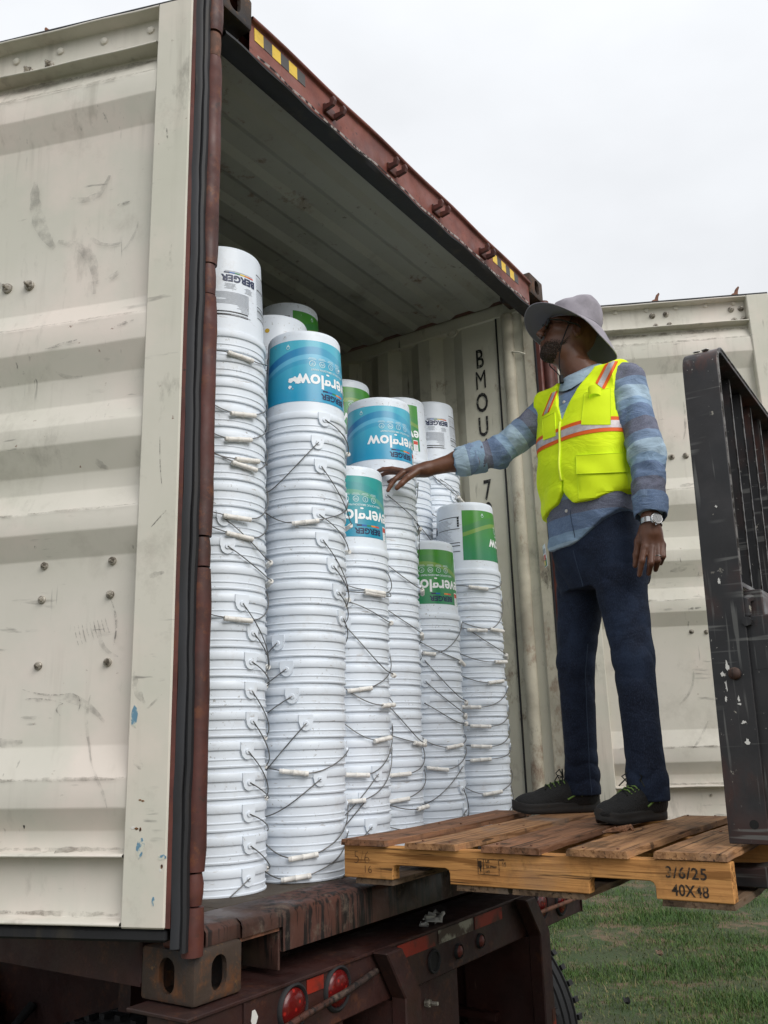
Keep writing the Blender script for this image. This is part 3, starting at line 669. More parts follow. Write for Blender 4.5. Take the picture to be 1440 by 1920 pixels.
# ------------------------------------------------------------------ semi trailer
tr = thing('semi_trailer', 'dark red container trailer with round red tail lamps under the container', 'trailer', (W/2, .6, GZ))
MB().box((-.048, -.030, -.150), (2.235, .10, -.004)).build('rear_beam', M['trailer'], tr, bevel=.004)
MB().box((-.056, -.038, -.012), (2.242, .16, -.003)).build('beam_flange', M['trailer'], tr, bevel=.002)
for x in (-.044, .128, 2.228): MB().box((x, -.037, -.150), (x+.006, -.028, -.013)).build('beam_rib', M['trailer'], tr)
def lamp(x, z, r, m='lens'):
    y = -.031
    mb = MB(); mb.lathe([(r*1.0, 0), (r*1.02, .006), (r*1.12, .010), (r*1.24, .006), (r*1.27, 0), (r*1.27, -.01)], 32)
    mb.v = [(x+a, y-c, z+b) for a, b, c in mb.v]
    g = mb.build('lamp_grommet', M['rubber'], tr, smooth=1)
    mb = MB(); mb.lathe([(r, .002), (r*.94, .008), (r*.6, .013), (r*.2, .015), (.0005, .015)], 32)
    mb.v = [(x+a, y-c, z+b) for a, b, c in mb.v]
    mb.build('tail_lamp' if r > .03 else 'marker_lamp', M[m], tr, smooth=1)
lamp(.313, -.066, .046); lamp(.500, -.063, .046); lamp(1.826, -.062, .046); lamp(2.02, -.080, .042)
lamp(1.162, -.099, .019, 'lens_dull'); lamp(1.315, -.096, .019, 'lens_dull')
mb = MB(); mb.lathe([(.026, 0), (.028, .006), (.034, .006), (.036, 0)], 28); mb.v = [(1.007+a, -.0315-c, -.098+b) for a, b, c in mb.v]
mb.build('lamp_grommet', M['rubber'], tr, smooth=1)
mb = MB(); mb.lathe([(.027, .001), (.0004, .001)], 28); mb.v = [(1.007+a, -.0315-c, -.098+b) for a, b, c in mb.v]; mb.build('lamp_hole', M['dark'], tr)
MB().tube([(.20, -.062, -.098), (.32, -.064, -.082), (.5, -.064, -.068), (.66, -.050, -.052)], .009, 8).build('lamp_guard', M['sill'], tr, smooth=1)
MB().tube([(1.72, -.062, -.075), (1.85, -.064, -.075), (2.05, -.064, -.077), (2.20, -.05, -.08)], .008, 8).build('lamp_guard', M['cam'], tr, smooth=1)
for x0, x1, m in ((.80, 1.02, 'refl_red'), (1.04, 1.27, 'refl_white'), (1.285, 1.49, 'refl_red'), (.37, .44, 'refl_red')):
    MB().box((x0, -.0325, -.056 if x0 > .5 else -.05), (x1, -.0312, -.016)).build('reflective_tape', M[m], tr)
chip(lambda s, p, z: Vector((s, -.0308-p, z)), .17, -.055, .014, .018, M['paint_chip'], tr)
# bumper uprights: sloping gusset plate, then a post
for x0, lean in ((.655, .075), (1.575, .085)):
    P = [(0, -.004), (.085, -.004), (.085+lean*1.25, -.135), (.085+lean*1.25, -.75), (lean*1.25, -.75), (lean*1.25, -.14)]
    MB().prism(P, lambda x, z: (x0+x, -.090, z), lambda x, z: (x0+x, -.0385, z)).build('bumper_post', M['trailer'], tr, bevel=.004)
    MB().box((x0+lean*1.25+.004, -.084, -.75), (x0+lean*1.25+.081, .24, -.152)).build('post_web', M['trailer'], tr)
    if x0 > 1: MB().box((x0+lean*1.25+.055, -.0915, -.56), (x0+lean*1.25+.083, -.0902, -.40)).build('reflective_tape', M['refl_red'], tr)
MB().box((.12, -.085, -.86), (2.10, -.01, -.75)).build('bumper_bar', M['trailer'], tr, bevel=.004)
MB().box((.86, -.004, -.62), (1.20, .014, -.151)).build('rear_plate', M['trailer'], tr, bevel=.003)
mb = MB(); mb.cyl((.99, -.006, -.215), (.99, -.022, -.215), .012, 6); mb.cyl((.99, -.02, -.215), (.99, -.05, -.213), .006, 8); mb.build('bolt', M['bolt'], tr, smooth=.7)
MB().box((-.03, -.004, -.40), (.56, .012, -.151)).build('rear_plate', M['trailer'], tr)
for x in (.62, 1.72):                                  # main rails
    MB().box((x-.07, .10, -.030), (x+.07, 12, -.006)).build('frame_rail', M['trailer'], tr)
    MB().box((x-.008, .10, -.42), (x+.008, 12, -.030)).build('frame_web', M['trailer'], tr)
    MB().box((x-.07, .10, -.445), (x+.07, 12, -.42)).build('frame_rail', M['trailer'], tr)
for y in (1.5, 2.7, 4.2): MB().box((-.02, y, -.13), (2.45, y+.09, -.008)).build('crossmember', M['trailer'], tr)
MB().box((.30, .55, -.15), (.46, .60, -.02)).build('mud_flap_bracket', M['trailer'], tr)
MB().box((.02, .050, -.95), (.50, .062, -.20)).build('mud_flap', M['rubber'], tr)
def wheel(x, y, w=.26):
    zc = GZ+.515
    r = .515
    mb = MB()
    prof = [(.30, -w/2+.03), (.40, -w/2+.006), (.475, -w/2), (.500, -w/2+.018), (.513, -w/2+.045)]
    for g in (-.06, 0, .06): prof += [(.515, g-.010), (.503, g-.006), (.503, g+.006), (.515, g+.010)]
    prof += [(.513, w/2-.045), (.500, w/2-.018), (.475, w/2), (.40, w/2-.006), (.30, w/2-.03)]
    mb.lathe(prof, 64); mb.v = [(x+c, y+a, zc+b) for a, b, c in mb.v]
    for k in range(48):                               # shoulder lugs
        a = 2*PI*k/48
        for s in (-1, 1):
            ca, sa = math.cos(a), math.sin(a)
            mb.box((s*(w/2-.020)-.018, -.011, .505), (s*(w/2-.020)+.018, .011, .520), lambda q: (x+q[0], y+ca*q[2]-sa*q[1], zc+sa*q[2]+ca*q[1]))
    t = mb.build('wheel', M['rubber'], tr, smooth=.6)
    mb = MB(); mb.lathe([(.31, -.02), (.29, -.05), (.20, -.05), (.14, .02), (.06, .03), (.0005, .03)], 40); mb.v = [(x-c if x < 1.2 else x+c, y+a, zc+b) for a, b, c in mb.v]
    mb.build('rim', M['edge'], t, smooth=.7)
for y in (.61, 1.90):
    for x in (.12, .43, W-.42, W-.105): wheel(x, y, .25)
    MB().cyl((.05, y, GZ+.515), (W-.05, y, GZ+.515), .065, 14).build('axle', M['trailer'], tr, smooth=.8)
MB().tube([(.20, 1.45, -.16), (.22, 1.44, -.35), (.30, 1.42, -.46), (.45, 1.40, -.42), (.6, 1.4, -.30)], .016, 8).build('air_hose', M['rubber'], tr, smooth=1)
mb = MB()
random.seed(3)
for i in range(7):
    c = (1.015+i*.012, -.012, .010+.004*(i % 3))
    mb.tube([(c[0]+random.uniform(-.03, .03), c[1]+random.uniform(-.02, .02), c[2]+random.uniform(-.008, .018)) for _ in range(4)], [.004, .007, .006, .002], 5)
tag(mb.build('wrap_scrap', M['scrap'], None, smooth=1), 'crumpled scrap of clear wrap lying on the trailer beam', 'scrap')
# ------------------------------------------------------------------ pails
PH, PITCHD = .390, .086
def pail_mesh():
    prof = [(.140, .004), (.144, 0), (.1502, 0), (.1511, .0018), (.1511, .0050), (.1480, .0070), (.1473, .0200), (.1496, .0213), (.1496, .0240), (.1471, .0256), (.1463, .0480), (.1508, .0496), (.1520, .0520),
            (.1514, .0708), (.1506, .0722), (.1460, .0734), (.1448, .0900), (.1330, .372), (.1322, .380), (.1292, .3865), (.122, .390), (.100, .3885), (.098, .3860), (.0004, .3860)]
    mb = MB(); mb.lathe(prof, 56)
    for s in (-1, 1):                                 # ears: a rounded tongue with a boss and a pin hole
        def ear(u, v, d):                             # u along the rim, v up, d outwards
            a = s*PI/2+u/.153; r = .1512+d
            return (r*math.cos(a), r*math.sin(a), v)
        P = [(-.024, .0722), (.024, .0722), (.024, .048)]+[(.022*math.cos(t), .044+.024*-math.sin(t)) for t in np.linspace(0, PI, 9)]+[(-.024, .048)]
        mb.prism([(a, b) for a, b in P], lambda a, b: ear(a, b, -.007), lambda a, b: ear(a*.95, .052+(b-.052)*.95, .0042))
        Q = [(.009*math.cos(t), .044+.009*math.sin(t)) for t in np.linspace(0, 2*PI, 12, endpoint=False)]
        mb.prism(Q, lambda a, b: ear(a, b, .003), lambda a, b: ear(a*.8, .044+(b-.044)*.8, .0075))
    o = mb.build('pail', M['pail']); shade(o.data, .6); me = o.data; bpy.data.objects.remove(o); return me
PAIL = pail_mesh()
def bail_meshes():
    res = []
    for tilt in (22, 30, 36, 42, 48):
        for twist in (0, 1):
            t = R(tilt); Lr = .157/math.cos(t)*(1.0+.02*twist); pts = []
            zp = .044
            for k in range(37):
                a = -PI/2+PI*k/36; c = math.cos(a); sn = math.sin(a)
                kink = .010*math.exp(-((abs(sn)-.30)/.10)**2)*(1 if twist else .4)
                rad = Lr*c*(1-.0*c); wob = .007*math.sin(a*3+twist*2)*c
                y = .157*sn; x = rad*math.cos(t)+kink; z = zp-rad*math.sin(t)+wob
                rr = math.hypot(x, y)
                if rr < .1565: x, y = x*.1565/rr, y*.1565/rr
                pts.append((x, y, z))
            # ends hook through the ears
            pts = [(.0, -.148, zp), (.0, -.160, zp)]+pts[1:-1]+[(.0, .160, zp), (.0, .148, zp)]
            o = MB().tube(pts, .00185, 6).build('bail', M['wire'], smooth=1.2); w = o.data; bpy.data.objects.remove(o)
            mid = [p for p in pts if abs(p[1]) < .047]
            a, b = Vector(mid[0]), Vector(mid[-1]); c = Vector(mid[len(mid)//2]); dirv = (b-a).normalized()
            base = (a+b)/2*.35+c*.65
            mb = MB(); prs = [(-.046, .0068), (-.044, .0084), (-.037, .0080), (-.0355, .0092), (-.033, .0080), (-.003, .0080), (-.0015, .0094), (.0015, .0094), (.003, .0080), (.033, .0080), (.0355, .0092), (.037, .0080), (.044, .0084), (.046, .0068)]
            o = mb.tube([base+dirv*q for q, _ in prs], [r_ for _, r_ in prs], 12).build('grip', M['grip'], smooth=.9); g = o.data; bpy.data.objects.remove(o)
            res.append((tilt, w, g))
    return res
BAILS = bail_meshes()
ORD = ['', 'first', 'second', 'third', 'fourth', 'fifth', 'sixth', 'seventh', 'eighth', 'ninth', 'tenth', 'eleventh', 'twelfth', 'thirteenth', 'fourteenth', 'fifteenth', 'sixteenth', 'seventeenth', 'eighteenth', 'nineteenth', 'twentieth', 'twenty-first', 'twenty-second', 'twenty-third', 'twenty-fourth']
RB0, RB1 = .1448, .1330                              # body radius at z = .09 and .372
def rad_at(z): return RB0+(RB1-RB0)*(z-.09)/(.372-.09)
class Print:
    """flat print wrapped on a pail; phi in radians seen from outside, z in pail height"""
    def __init__(s): s.mb = MB(); s.mats = []
    def ink(s, m):
        if M[m] not in s.mats: s.mats.append(M[m])
        s.mb.mat(s.mats.index(M[m])); return s
    def put(s, pts, faces, phi, z, d):
        v = []
        for x, y in pts:
            zz = z-y; r = rad_at(zz)+d; a = phi-x/.139     # pails stand upside down, so the print does too
            v.append((r*math.cos(a), r*math.sin(a), zz))
        s.mb.add(v, faces); return s
    def rect(s, phi, z, w, h, d=.0010):
        n = max(1, int(w/.012)); xs = np.linspace(-w/2, w/2, n+1)
        pts = [(x, y) for x in xs for y in (-h/2, h/2)]
        return s.put(pts, [(2*i, 2*i+2, 2*i+3, 2*i+1) for i in range(n)], phi, z, d)
    def text(s, body, size, phi, z, bold=0, sx=1, d=.0013):
        v, f = text(body, size, bold, sx); return s.put(v, f, phi, z, d)
    def ring(s, phi, z, r0, r1, n=18, d=.0012):
        pts = [(r*math.cos(2*PI*k/n), r*math.sin(2*PI*k/n)) for r in (r0, r1) for k in range(n)]
        return s.put(pts, [(k, (k+1) % n, n+(k+1) % n, n+k) for k in range(n)], phi, z, d)
    def disc(s, phi, z, r, n=18, d=.0012):
        return s.put([(r*math.cos(2*PI*k/n), r*math.sin(2*PI*k/n)) for k in range(n)], [tuple(range(n))], phi, z, d)
    def build(s, name, parent):
        o = s.mb.build(name, s.mats, parent, recalc=False); o['kind'] = 'stuff'; return o
def wrap(name, mat, a0, a1, z0, z1, d, parent, k=30):
    mb = MB(); P = [[((rad_at(z)+d)*math.cos(a), (rad_at(z)+d)*math.sin(a), z) for z in np.linspace(z0, z1, 5)] for a in np.linspace(a0, a1, k+1)]
    mb.grid(P); o = mb.build(name, mat, parent, smooth=3.2, recalc=False)
    uv = o.data.uv_layers.new(name='UVMap')
    for lp in o.data.loops:
        i, j = divmod(lp.vertex_index, 5); uv.data[lp.index].uv = (i/k, j/4)
    return o
LZ0, LZ1 = .112, .348
def label_set(parent, front, phi0):
    """front: 'blue', 'teal' or 'green'; phi0: the azimuth at the middle of the front panel"""
    half = R(80)
    wrap('label', M['label_'+front], phi0-half, phi0+half, LZ0, LZ1, .0006, parent)
    p = Print()
    p.ink('ink_white').text('everglow', .074, phi0+R(27), .1925, .0016, .93)
    p.ink('ink_navy').text('BERGER', .030, phi0+R(34), .136, .0010, 1.05)
    w = .098/5
    for i, c in enumerate(('ink_red', 'ink_orange', 'ink_green', 'ink_blue', 'ink_navy')): p.ink(c).rect(phi0+R(34)+(2-i)*w/.139, .156, w, .0065)
    p.ink('ink_cap').text('100% ACRYLIC EMULSION PAINT', .0105, phi0+R(28), .235, .0002)
    for i in range(4):
        ph = phi0+R(45)-i*R(15.5)
        p.ink('ink_cap').ring(ph, .2575, .0098, .0116)
        v, f = text(('%', 'S', 'W', 'P')[i], .015, 0); p.put(v, f, ph, .2575, .0013)
        for q in range(2): p.rect(ph, .2745+q*.0045, .030-.006*q, .0015)
    p.ink('ink_cap').ring(phi0-R(38), .322, .0055, .0072).put([(-.006, -.003), (.006, -.003), (0, -.013)], [(0, 1, 2)], phi0-R(38), .322, .0012)
    p.ink('ink_white').rect(phi0+R(70), .139, .026, .054).ink('ink_red').rect(phi0+R(70), .153, .024, .018, .0013)
    p.ink('ink_grey')
    for q in range(4): p.rect(phi0+R(70), .138-q*.006, .017, .002, .0013)
    p.build('lettering', parent)
def info_set(parent, phi0):
    """white text panels: one with ruled warnings, one with the maker's name"""
    p = Print()
    a = phi0-R(112)                                   # ruled panel, to the left of the front
    rr = np.random.default_rng(3)
    p.ink('ink_black')
    for z, h in ((.318, .0030), (.262, .0030), (.196, .0032), (.182, .0038), (.155, .0032)): p.rect(a, z, .130, h)
    for q in range(4): p.rect(a+R(24), .312-q*.012, .009, .010)
    p.ink('ink_grey')
    z = .312
    while z > .160:
        z -= .0062
        if min(abs(z-k) for k in (.318, .262, .196, .182, .155)) < .005: continue
        w = .105*rr.uniform(.65, 1); p.rect(a-R(6)+(.105-w)/2/.139*-1, z, w, .0016)
    b = phi0-R(190)                                   # maker's panel
    p.ink('ink_navy').text('BERGER', .034, b-R(2)+R(22), .268, .0013, 1.05)
    for i, c in enumerate(('ink_red', 'ink_orange', 'ink_yellow', 'ink_green', 'ink_blue', 'ink_navy')): p.ink(c).rect(b+R(20)+(2.5-i)*.0185/.139, .2875, .0185, .0048)
    p.ink('ink_grey').rect(b+R(20), .2935, .105, .0015).ink('ink_gold').disc(b-R(22), .315, .0095)
    p.ink('ink_grey').rect(b-R(36), .315, .030, .0022)
    for k, (w, ph) in enumerate(((.034, 34), (.044, 6), (.034, -28))):
        for q in range(5): p.rect(b+R(ph), .246-q*.0045-.004*(k == 0), w*rr.uniform(.6, 1), .0016)
    z = .214
    while z > .170:
        w = .165*rr.uniform(.93, 1) if rr.random() > .2 else .165*.5
        p.rect(b+(.165-w)/2/.139, z, w, .0017); z -= .0042
    while z > .148:
        w = .165*rr.uniform(.15, .35); p.rect(b+(.165-w)/2/.139, z, w, .0016); z -= .0048
    p.ink('ink_black').rect(b-R(4), .142, .175, .0042).rect(b-R(4), .131, .175, .0062)
    p.ink('ink_grey').rect(b+R(22), .131, .07, .0022, .0013)
    p.build('text_panel', parent)
    return p
def scuff(parent, phi0):
    p = Print(); rr = np.random.default_rng(5)
    for (a, z, w, h) in ((-28, .196, .020, .010), (-22, .188, .012, .012), (-33, .189, .010, .006), (-34, .168, .006, .008), (-30, .160, .003, .003), (-27, .203, .006, .004), (60, .290, .003, .002), (66, .305, .004, .003), (50, .262, .007, .004), (-62, .335, .004, .002)):
        k = 13; pts = [(w*math.cos(t)*rr.uniform(.6, 1.15), h*math.sin(t)*rr.uniform(.6, 1.15)) for t in np.linspace(0, 2*PI, k, endpoint=False)]
        p.ink('ink_white' if w > .005 else 'ink_grey').put(pts, [tuple(range(k))], phi0+R(a), z, .0015)
    p.build('torn_patch', parent)
def stack(C, ztop, lean, desc, front, beta_front, bails, top_words, full=True, group='upturned white pails nested in tall stacks', seed=0):
    rnd = random.Random(seed)
    ac = math.atan2(CAM_P.y-C[1], CAM_P.x-C[0])
    n = round((ztop-FZ-PH)/PITCHD)+1; pitch = (ztop-FZ-PH)/(n-1)
    rt = Vector((-math.sin(ac), math.cos(ac), 0))      # towards the right as seen from the front
    for k in range(n):
        t = k/(n-1); top = k == n-1
        bt = bails.get(k) if isinstance(bails, dict) else None
        if bt is None: bt = (rnd.choice(bails['else']) if 'else' in bails else rnd.uniform(0, 360))+rnd.uniform(-14, 14)
        phi = ac+R(bt)
        loc = Vector((C[0], C[1], FZ+k*pitch))+rt*(lean*t+rnd.uniform(-.0016, .0016))
        if k == 0:
            lab = f'white pail at the very bottom of {desc}'
        elif top: lab = top_words
        elif n-1-k <= k: lab = f'white pail {ORD[n-1-k]} below the top of {desc}' if n-1-k > 1 else f'white pail right under the top of {desc}'
        else: lab = f'white pail {ORD[k+1]} from the floor in {desc}'
        o = bpy.data.objects.new('pail', PAIL); COL.objects.link(o); o.location = loc; o.rotation_euler = (rnd.uniform(-.004, .004), rnd.uniform(-.004, .004), phi)
        tag(o, lab, 'bucket', group)
        if full or k >= n-9:
            tilt, w, g = rnd.choice(BAILS)
            b = bpy.data.objects.new('bail', w); COL.objects.link(b); b.parent = o
            if rnd.random() < .5: b.scale = (1, -1, 1)
            h = bpy.data.objects.new('grip', g); COL.objects.link(h); h.parent = b
        if top and seed == 2: scuff(o, ac+R(beta_front)-phi)
        if top:
            rel = ac+R(beta_front)-phi
            if front: label_set(o, front, rel)
            info_set(o, rel)
# azimuth of the bail's middle as seen from the front (0 = towards the viewer, + = to the right)
S1 = {0: -52, 1: 128, 2: 128, 3: 128, 4: 126, 5: 131, 6: 130, 7: 129, 8: 132, 9: 117, 10: 22, 11: 100, 12: 96, 13: 24, 14: 20, 15: 34, 16: 30, 17: 22, 18: 28, 19: 24, 'else': [20, 30]}
S2 = {0: 6, 1: -3, 2: 4, 3: -66, 4: -7, 5: -84, 6: -100, 7: -108, 8: -120, 9: 150, 10: 140, 11: 130, 12: 115, 13: 110, 14: 2, 15: 112, 16: -72, 'else': [0, 110]}
S3 = {0: 20, 1: -60, 2: -68, 3: -50, 4: 4, 5: 8, 6: 48, 7: 60, 8: 14, 9: 84, 10: 88, 'else': [30]}
S4 = {0: 80, 1: 70, 2: 62, 3: 17, 4: 20, 5: 60, 6: 85, 'else': [200, 170, 95]}
S5 = {1: -20, 2: 150, 3: -30, 4: 12, 5: 42, 6: 86, 7: 88, 'else': [10, 90]}
S6 = {0: 12, 1: 14, 2: 21, 3: 24, 4: 7, 5: 9, 6: 9, 7: -5, 8: 41, 9: 54, 10: 88, 11: 48, 'else': [20]}
stack((.44, .365), 2.203, -.012, 'the stack beside the hinge post', None, 195, S1, 'white pail printed with dense text capping the tall stack beside the hinge post', seed=1)
stack((.76, .31), 2.003, .026, 'the stack with the peeling blue label', 'blue', 13, S2, 'top pail whose blue label has a torn white scuff, beside the text-printed pail', seed=2)
stack((1.065, .335), 1.577, .020, "the stack the man's fingers touch", 'teal', -2, S3, "top pail with a sea-green label touched by the man's fingers", seed=3)
stack((1.375, .385), 1.962, .020, 'the stack behind the reaching hand', 'blue', 6, S4, 'top pail with a clean blue label just above the reaching hand', seed=4)
stack((1.70, .378), 1.405, .010, 'the shortest stack', 'green', -2, S5, 'green-labelled pail topping the shortest stack in the front row', seed=5)
stack((2.03, .33), 1.636, .008, 'the front stack beside the inner wall', 'green', 74, S6, 'top pail half ruled text, half green label, beside the inner wall', seed=6)
rear = {'else': [150, 95, 60, 200]}
stack((.95, .58), 2.225, 0, 'the hidden stack behind the peeling blue label', None, 200, rear, 'plain topped white pail peeking out behind the torn blue-labelled one', False, seed=7)
stack((1.27, .77), 2.473, 0, 'the highest stack at the back', 'green', 88, rear, 'topmost pail of all, a slice of green label under the roof', False, seed=8)
stack((1.60, .72), 2.206, 0, 'the back stack between the two blue labels', 'green', 20, rear, 'green-labelled pail in the back row between the two blue-labelled ones', False, seed=9)
stack((1.94, .62), 2.200, 0, 'the back stack behind the clean blue label', 'green', -34, rear, 'green-labelled pail half hidden behind the clean blue-labelled one', False, seed=10)
stack((2.24, .62), 2.271, 0, 'the back stack against the inner wall', None, 190, rear, 'dull white text-printed pail in the back row against the inner wall', False, seed=11)

# ------------------------------------------------------------------ pallet
pal = thing('wooden_pallet', 'worn wooden pallet stamped 3/6/25 held level with the container floor', 'pallet', (1.15, -.5, .176))
Y0, Y1, ZT, ZB = -1.052, .052, .280, .191
def stringer(x):
    nt_ = [(-.872, -.705), (-.305, -.118)]
    P = [(Y0, ZB)]
    for a, b in nt_:
        r = .013; zt = ZB+.040
        P += [(a, ZB), (a, zt-r), (a+r*.3, zt-r*.3), (a+r, zt), (b-r, zt), (b-r*.3, zt-r*.3), (b, zt-r), (b, ZB)]
    P += [(Y1, ZB), (Y1, ZT), (Y0, ZT)]
    mb = MB(); mb.prism(P, lambda y, z: (x, y, z), lambda y, z: (x+.038, y, z))
    return mb.build('stringer', M['stringer'], pal, bevel=.002)
st0 = stringer(.655); stringer(1.135); stringer(1.615)
def plank(name, x0, x1, y0, y1, z0, z1, mat, skew=0, warp=.004, seed=0):
    rnd = random.Random(seed); n = 16; P = []
    ea, eb = [rnd.uniform(-.006, .006) for _ in range(2)]
    for i in range(n+1):
        t = i/n; x = x0+(x1-x0)*t; w = warp*math.sin(t*PI*1.6+seed)*.6; j0 = .0022*math.sin(t*17+seed)+.0012*math.sin(t*43); j1 = .0022*math.sin(t*14+seed*2)+.0012*math.sin(t*39+1)
        a, b = y0+skew*t+j0, y1+skew*t+j1; dx = (ea if i == 0 else eb if i == n else 0)
        P.append([(x, a, z0+w), (x+dx, b, z0+w), (x+dx, b-.002, z1+w-.001), (x+dx, b-.004, z1+w), (x, a+.004, z1+w), (x, a+.002, z1+w-.001), (x, a, z0+w)])
    mb = MB(); mb.grid(P)
    mb.add([p for p in P[0][:6]], [tuple(range(6))]); mb.add([p for p in P[-1][:6]], [tuple(range(6))])
    return mb.build(name, mat, pal, weld=.0001)
for i, (a, b) in enumerate(((-.105, .049), (-.335, -.178), (-.581, -.412), (-.816, -.655), (-1.050, -.879))):
    o = plank('deck_board', .640+.010*(i == 4)-.004*(i % 2), 1.668, a, b, ZT+.001, ZT+.0175, M['board'] if i in (1, 3, 4) else M['board_end'], skew=(.012, -.010, .016, -.012, .006)[i], seed=i+3)
    for x in (.673, 1.153, 1.634):
        for yy in (a+.035, b-.035):
            MB().cyl((x, yy, ZT+.0170), (x, yy, ZT+.0200), .0040, 8).build('nail', M['cam'], o)
for i, (a, b) in enumerate(((-.112, .015), (-.475, -.320), (-.690, -.492), (-1.052, -.885))):
    plank('bottom_board', .662, 1.65, a, b, ZB-.0155, ZB-.0005, M['bottom_board'], seed=i+11, warp=.001)
def mark(body, size, y, z, mat, bold=.0, sx=1., rot=0, space=1.):
    v, f = text(body, size, bold, sx, space); c, s = math.cos(rot), math.sin(rot)
    MB().add([(.6545-.0004, y-(a*c-b*s), z+(a*s+b*c)) for a, b in v], f).build('stamped_text', mat, st0, recalc=False)
mark('3/6/25', .0365, -.948, .2515, M['wood_ink'], .0006, .98, -.02, 1.08)
mark('40X48', .0365, -.954, .2125, M['wood_ink'], .0006, .86, -.02, 1.02)
mark('5/6', .052, -.012, .246, M['wood_pencil'], -.0012, .9); mark('16', .030, -.032, .215, M['wood_pencil'], -.0006, 1.1)
mb = MB()
def rule(y0, y1, z0, z1): mb.box((.6535, min(y0, y1), z0), (.6546, max(y0, y1), z1))
ya, yb, za, zb = -.458, -.394, .2215, .2615
rule(ya, yb, za, za+.0012); rule(ya, yb, zb-.0012, zb); rule(ya, ya+.0012, za, zb); rule(yb-.0012, yb, za, zb); rule(-.4125, -.411, za, zb)
for k in range(5): rule(-.4065+k*.0022, -.4055+k*.0022, .240-.003*(k % 2), .256)
rule(-.4040, -.4005, .228, .242); rule(-.4025, -.4015, .225, .256)
mb.build('stamp_frame', M['wood_ink'], st0)
mark('US', .0105, -.4235, .2545, M['wood_ink'], .0003); mark('58-39860', .0082, -.4345, .2415, M['wood_ink'], .0002); mark('HT', .0095, -.4235, .2285, M['wood_ink'], .0002)
mark('MFD', .0075, -.466, .2600, M['wood_ink'], .0002); mark('15', .0135, -.4725, .2490, M['wood_ink'], .0004)
mb = MB()
for i in range(5):
    c = Vector((1.0+i*.02, -.62-i*.016, ZT+.0215)); mb.tube([c, c+Vector((.03, -.03+i*.012, .006)), c+Vector((.05, -.05+i*.02, .001))], [.003, .009, .002], 5)
tag(mb.build('bark_scrap', M['board_end'], None), 'curled splinter of dark bark lying on the deck boards by the shoe', 'bark')

# ------------------------------------------------------------------ forklift load backrest, carriage and forks
fk = thing('forklift', 'scratched black forklift backrest, carriage and forks holding the wooden pallet', 'forklift', (1.25, -1.5, GZ))
ly = lambda z: -.0195*(z-.31)                          # leans slightly back
def strip(path, y0, y1, th):
    """flat bar bent along a path in the xz plane"""
    mb = MB(); P = []; m = len(path)
    for i, (x, z) in enumerate(path):
        a = path[max(i-1, 0)]; b = path[min(i+1, m-1)]; t = Vector((b[0]-a[0], b[1]-a[1])).normalized(); nx, nz_ = -t.y, t.x
        q = [(x, z), (x-nx*th, z-nz_*th)]
        P.append([(q[0][0], y0+ly(z), q[0][1]), (q[0][0], y1+ly(z), q[0][1]), (q[1][0], y1+ly(z), q[1][1]), (q[1][0], y0+ly(z), q[1][1]), (q[0][0], y0+ly(z), q[0][1])])
    mb.grid(P); n = 4
    mb.add([P[0][k] for k in range(4)], [(0, 1, 2, 3)]); mb.add([P[-1][k] for k in range(4)], [(0, 1, 2, 3)])
    return mb
xa, xb, zt = .800, 1.800, 1.620
path = [(xa, z) for z in np.linspace(.306, zt-.075, 16)]+[(xa+.07-.07*math.cos(a), zt-.07+.07*math.sin(a)) for a in np.linspace(.15, PI/2, 9)]+[(x, zt) for x in np.linspace(xa+.12, xb-.10, 8)]+[(xb-.07+.07*math.sin(a), zt-.07+.07*math.cos(a)) for a in np.linspace(.15, PI/2, 9)]+[(xb, z) for z in np.linspace(zt-.085, .306, 16)]
o = strip(path, -1.114, -1.020, .013).build('backrest_frame', M['fork'], fk, weld=.0001, bevel=.0015); shade(o.data, .5)
rim = []                                              # worn bright edge of the bar
mb = MB(); mb.tube([(x+.006, -1.1135+ly(z), z) for x, z in path[4:] if z > .9], .0042, 6)
mb.build('worn_edge', M['edge'], o, smooth=1)
for i in range(6):
    x = .925+i*.145; y_ = -1.020
    MB().box((x, -1.086, .955), (x+.012, -1.020, 1.605), lambda q: Vector((q[0], q[1]+ly(q[2]), q[2]))).build('backrest_bar', M['fork'], fk, bevel=.001)
    MB().box((x-.0012, -1.0885, .96), (x+.006, -1.0862, 1.60), lambda q: Vector((q[0], q[1]+ly(q[2]), q[2]))).build('worn_edge', M['edge'], fk)
MB().box((xa+.012, -1.114, .935), (xb-.012, -1.022, .950), lambda q: Vector((q[0], q[1]+ly(q[2]), q[2]))).build('cross_bar', M['fork'], fk, bevel=.002)
for z0, z1 in ((.33, .45), (.72, .84)):
    MB().box((xa+.014, -1.165, z0), (xb-.014, -1.118, z1), lambda q: Vector((q[0], q[1]+ly(q[2]), q[2]))).build('carriage_plate', M['fork'], fk, bevel=.004)
MB().box((xa+.0145, -1.20, .32), (xa+.03, -1.110, .86), lambda q: Vector((q[0], q[1]+ly(q[2]), q[2]))).build('carriage_end', M['fork'], fk, bevel=.003)
mb = MB(); mb.lathe([(.016, 0), (.0155, .007), (.011, .012), (.0004, .013)], 20); mb.v = [(xa-.001-c, -1.075+ly(.72)+a, .716+b) for a, b, c in mb.v]
mb.build('bolt', M['sill'], fk, smooth=.9)
mb = MB(); mb.lathe([(.011, 0), (.0004, 0)], 20); mb.v = [(xa-.0012, -1.083+ly(.36)+a, .352+b) for a, b, c in mb.v]; mb.build('bolt_hole', M['dark'], fk)
mb = MB(); mb.tube([(xa+.02, -1.125, .86), (xa+.02, -1.125, .90), (xa+.05, -1.135, .91)], .014, 8); mb.tube([(xa-.004, -1.128, .845), (xa+.02, -1.128, .845)], .013, 6); mb.build('latch', M['fork'], fk, smooth=.8)
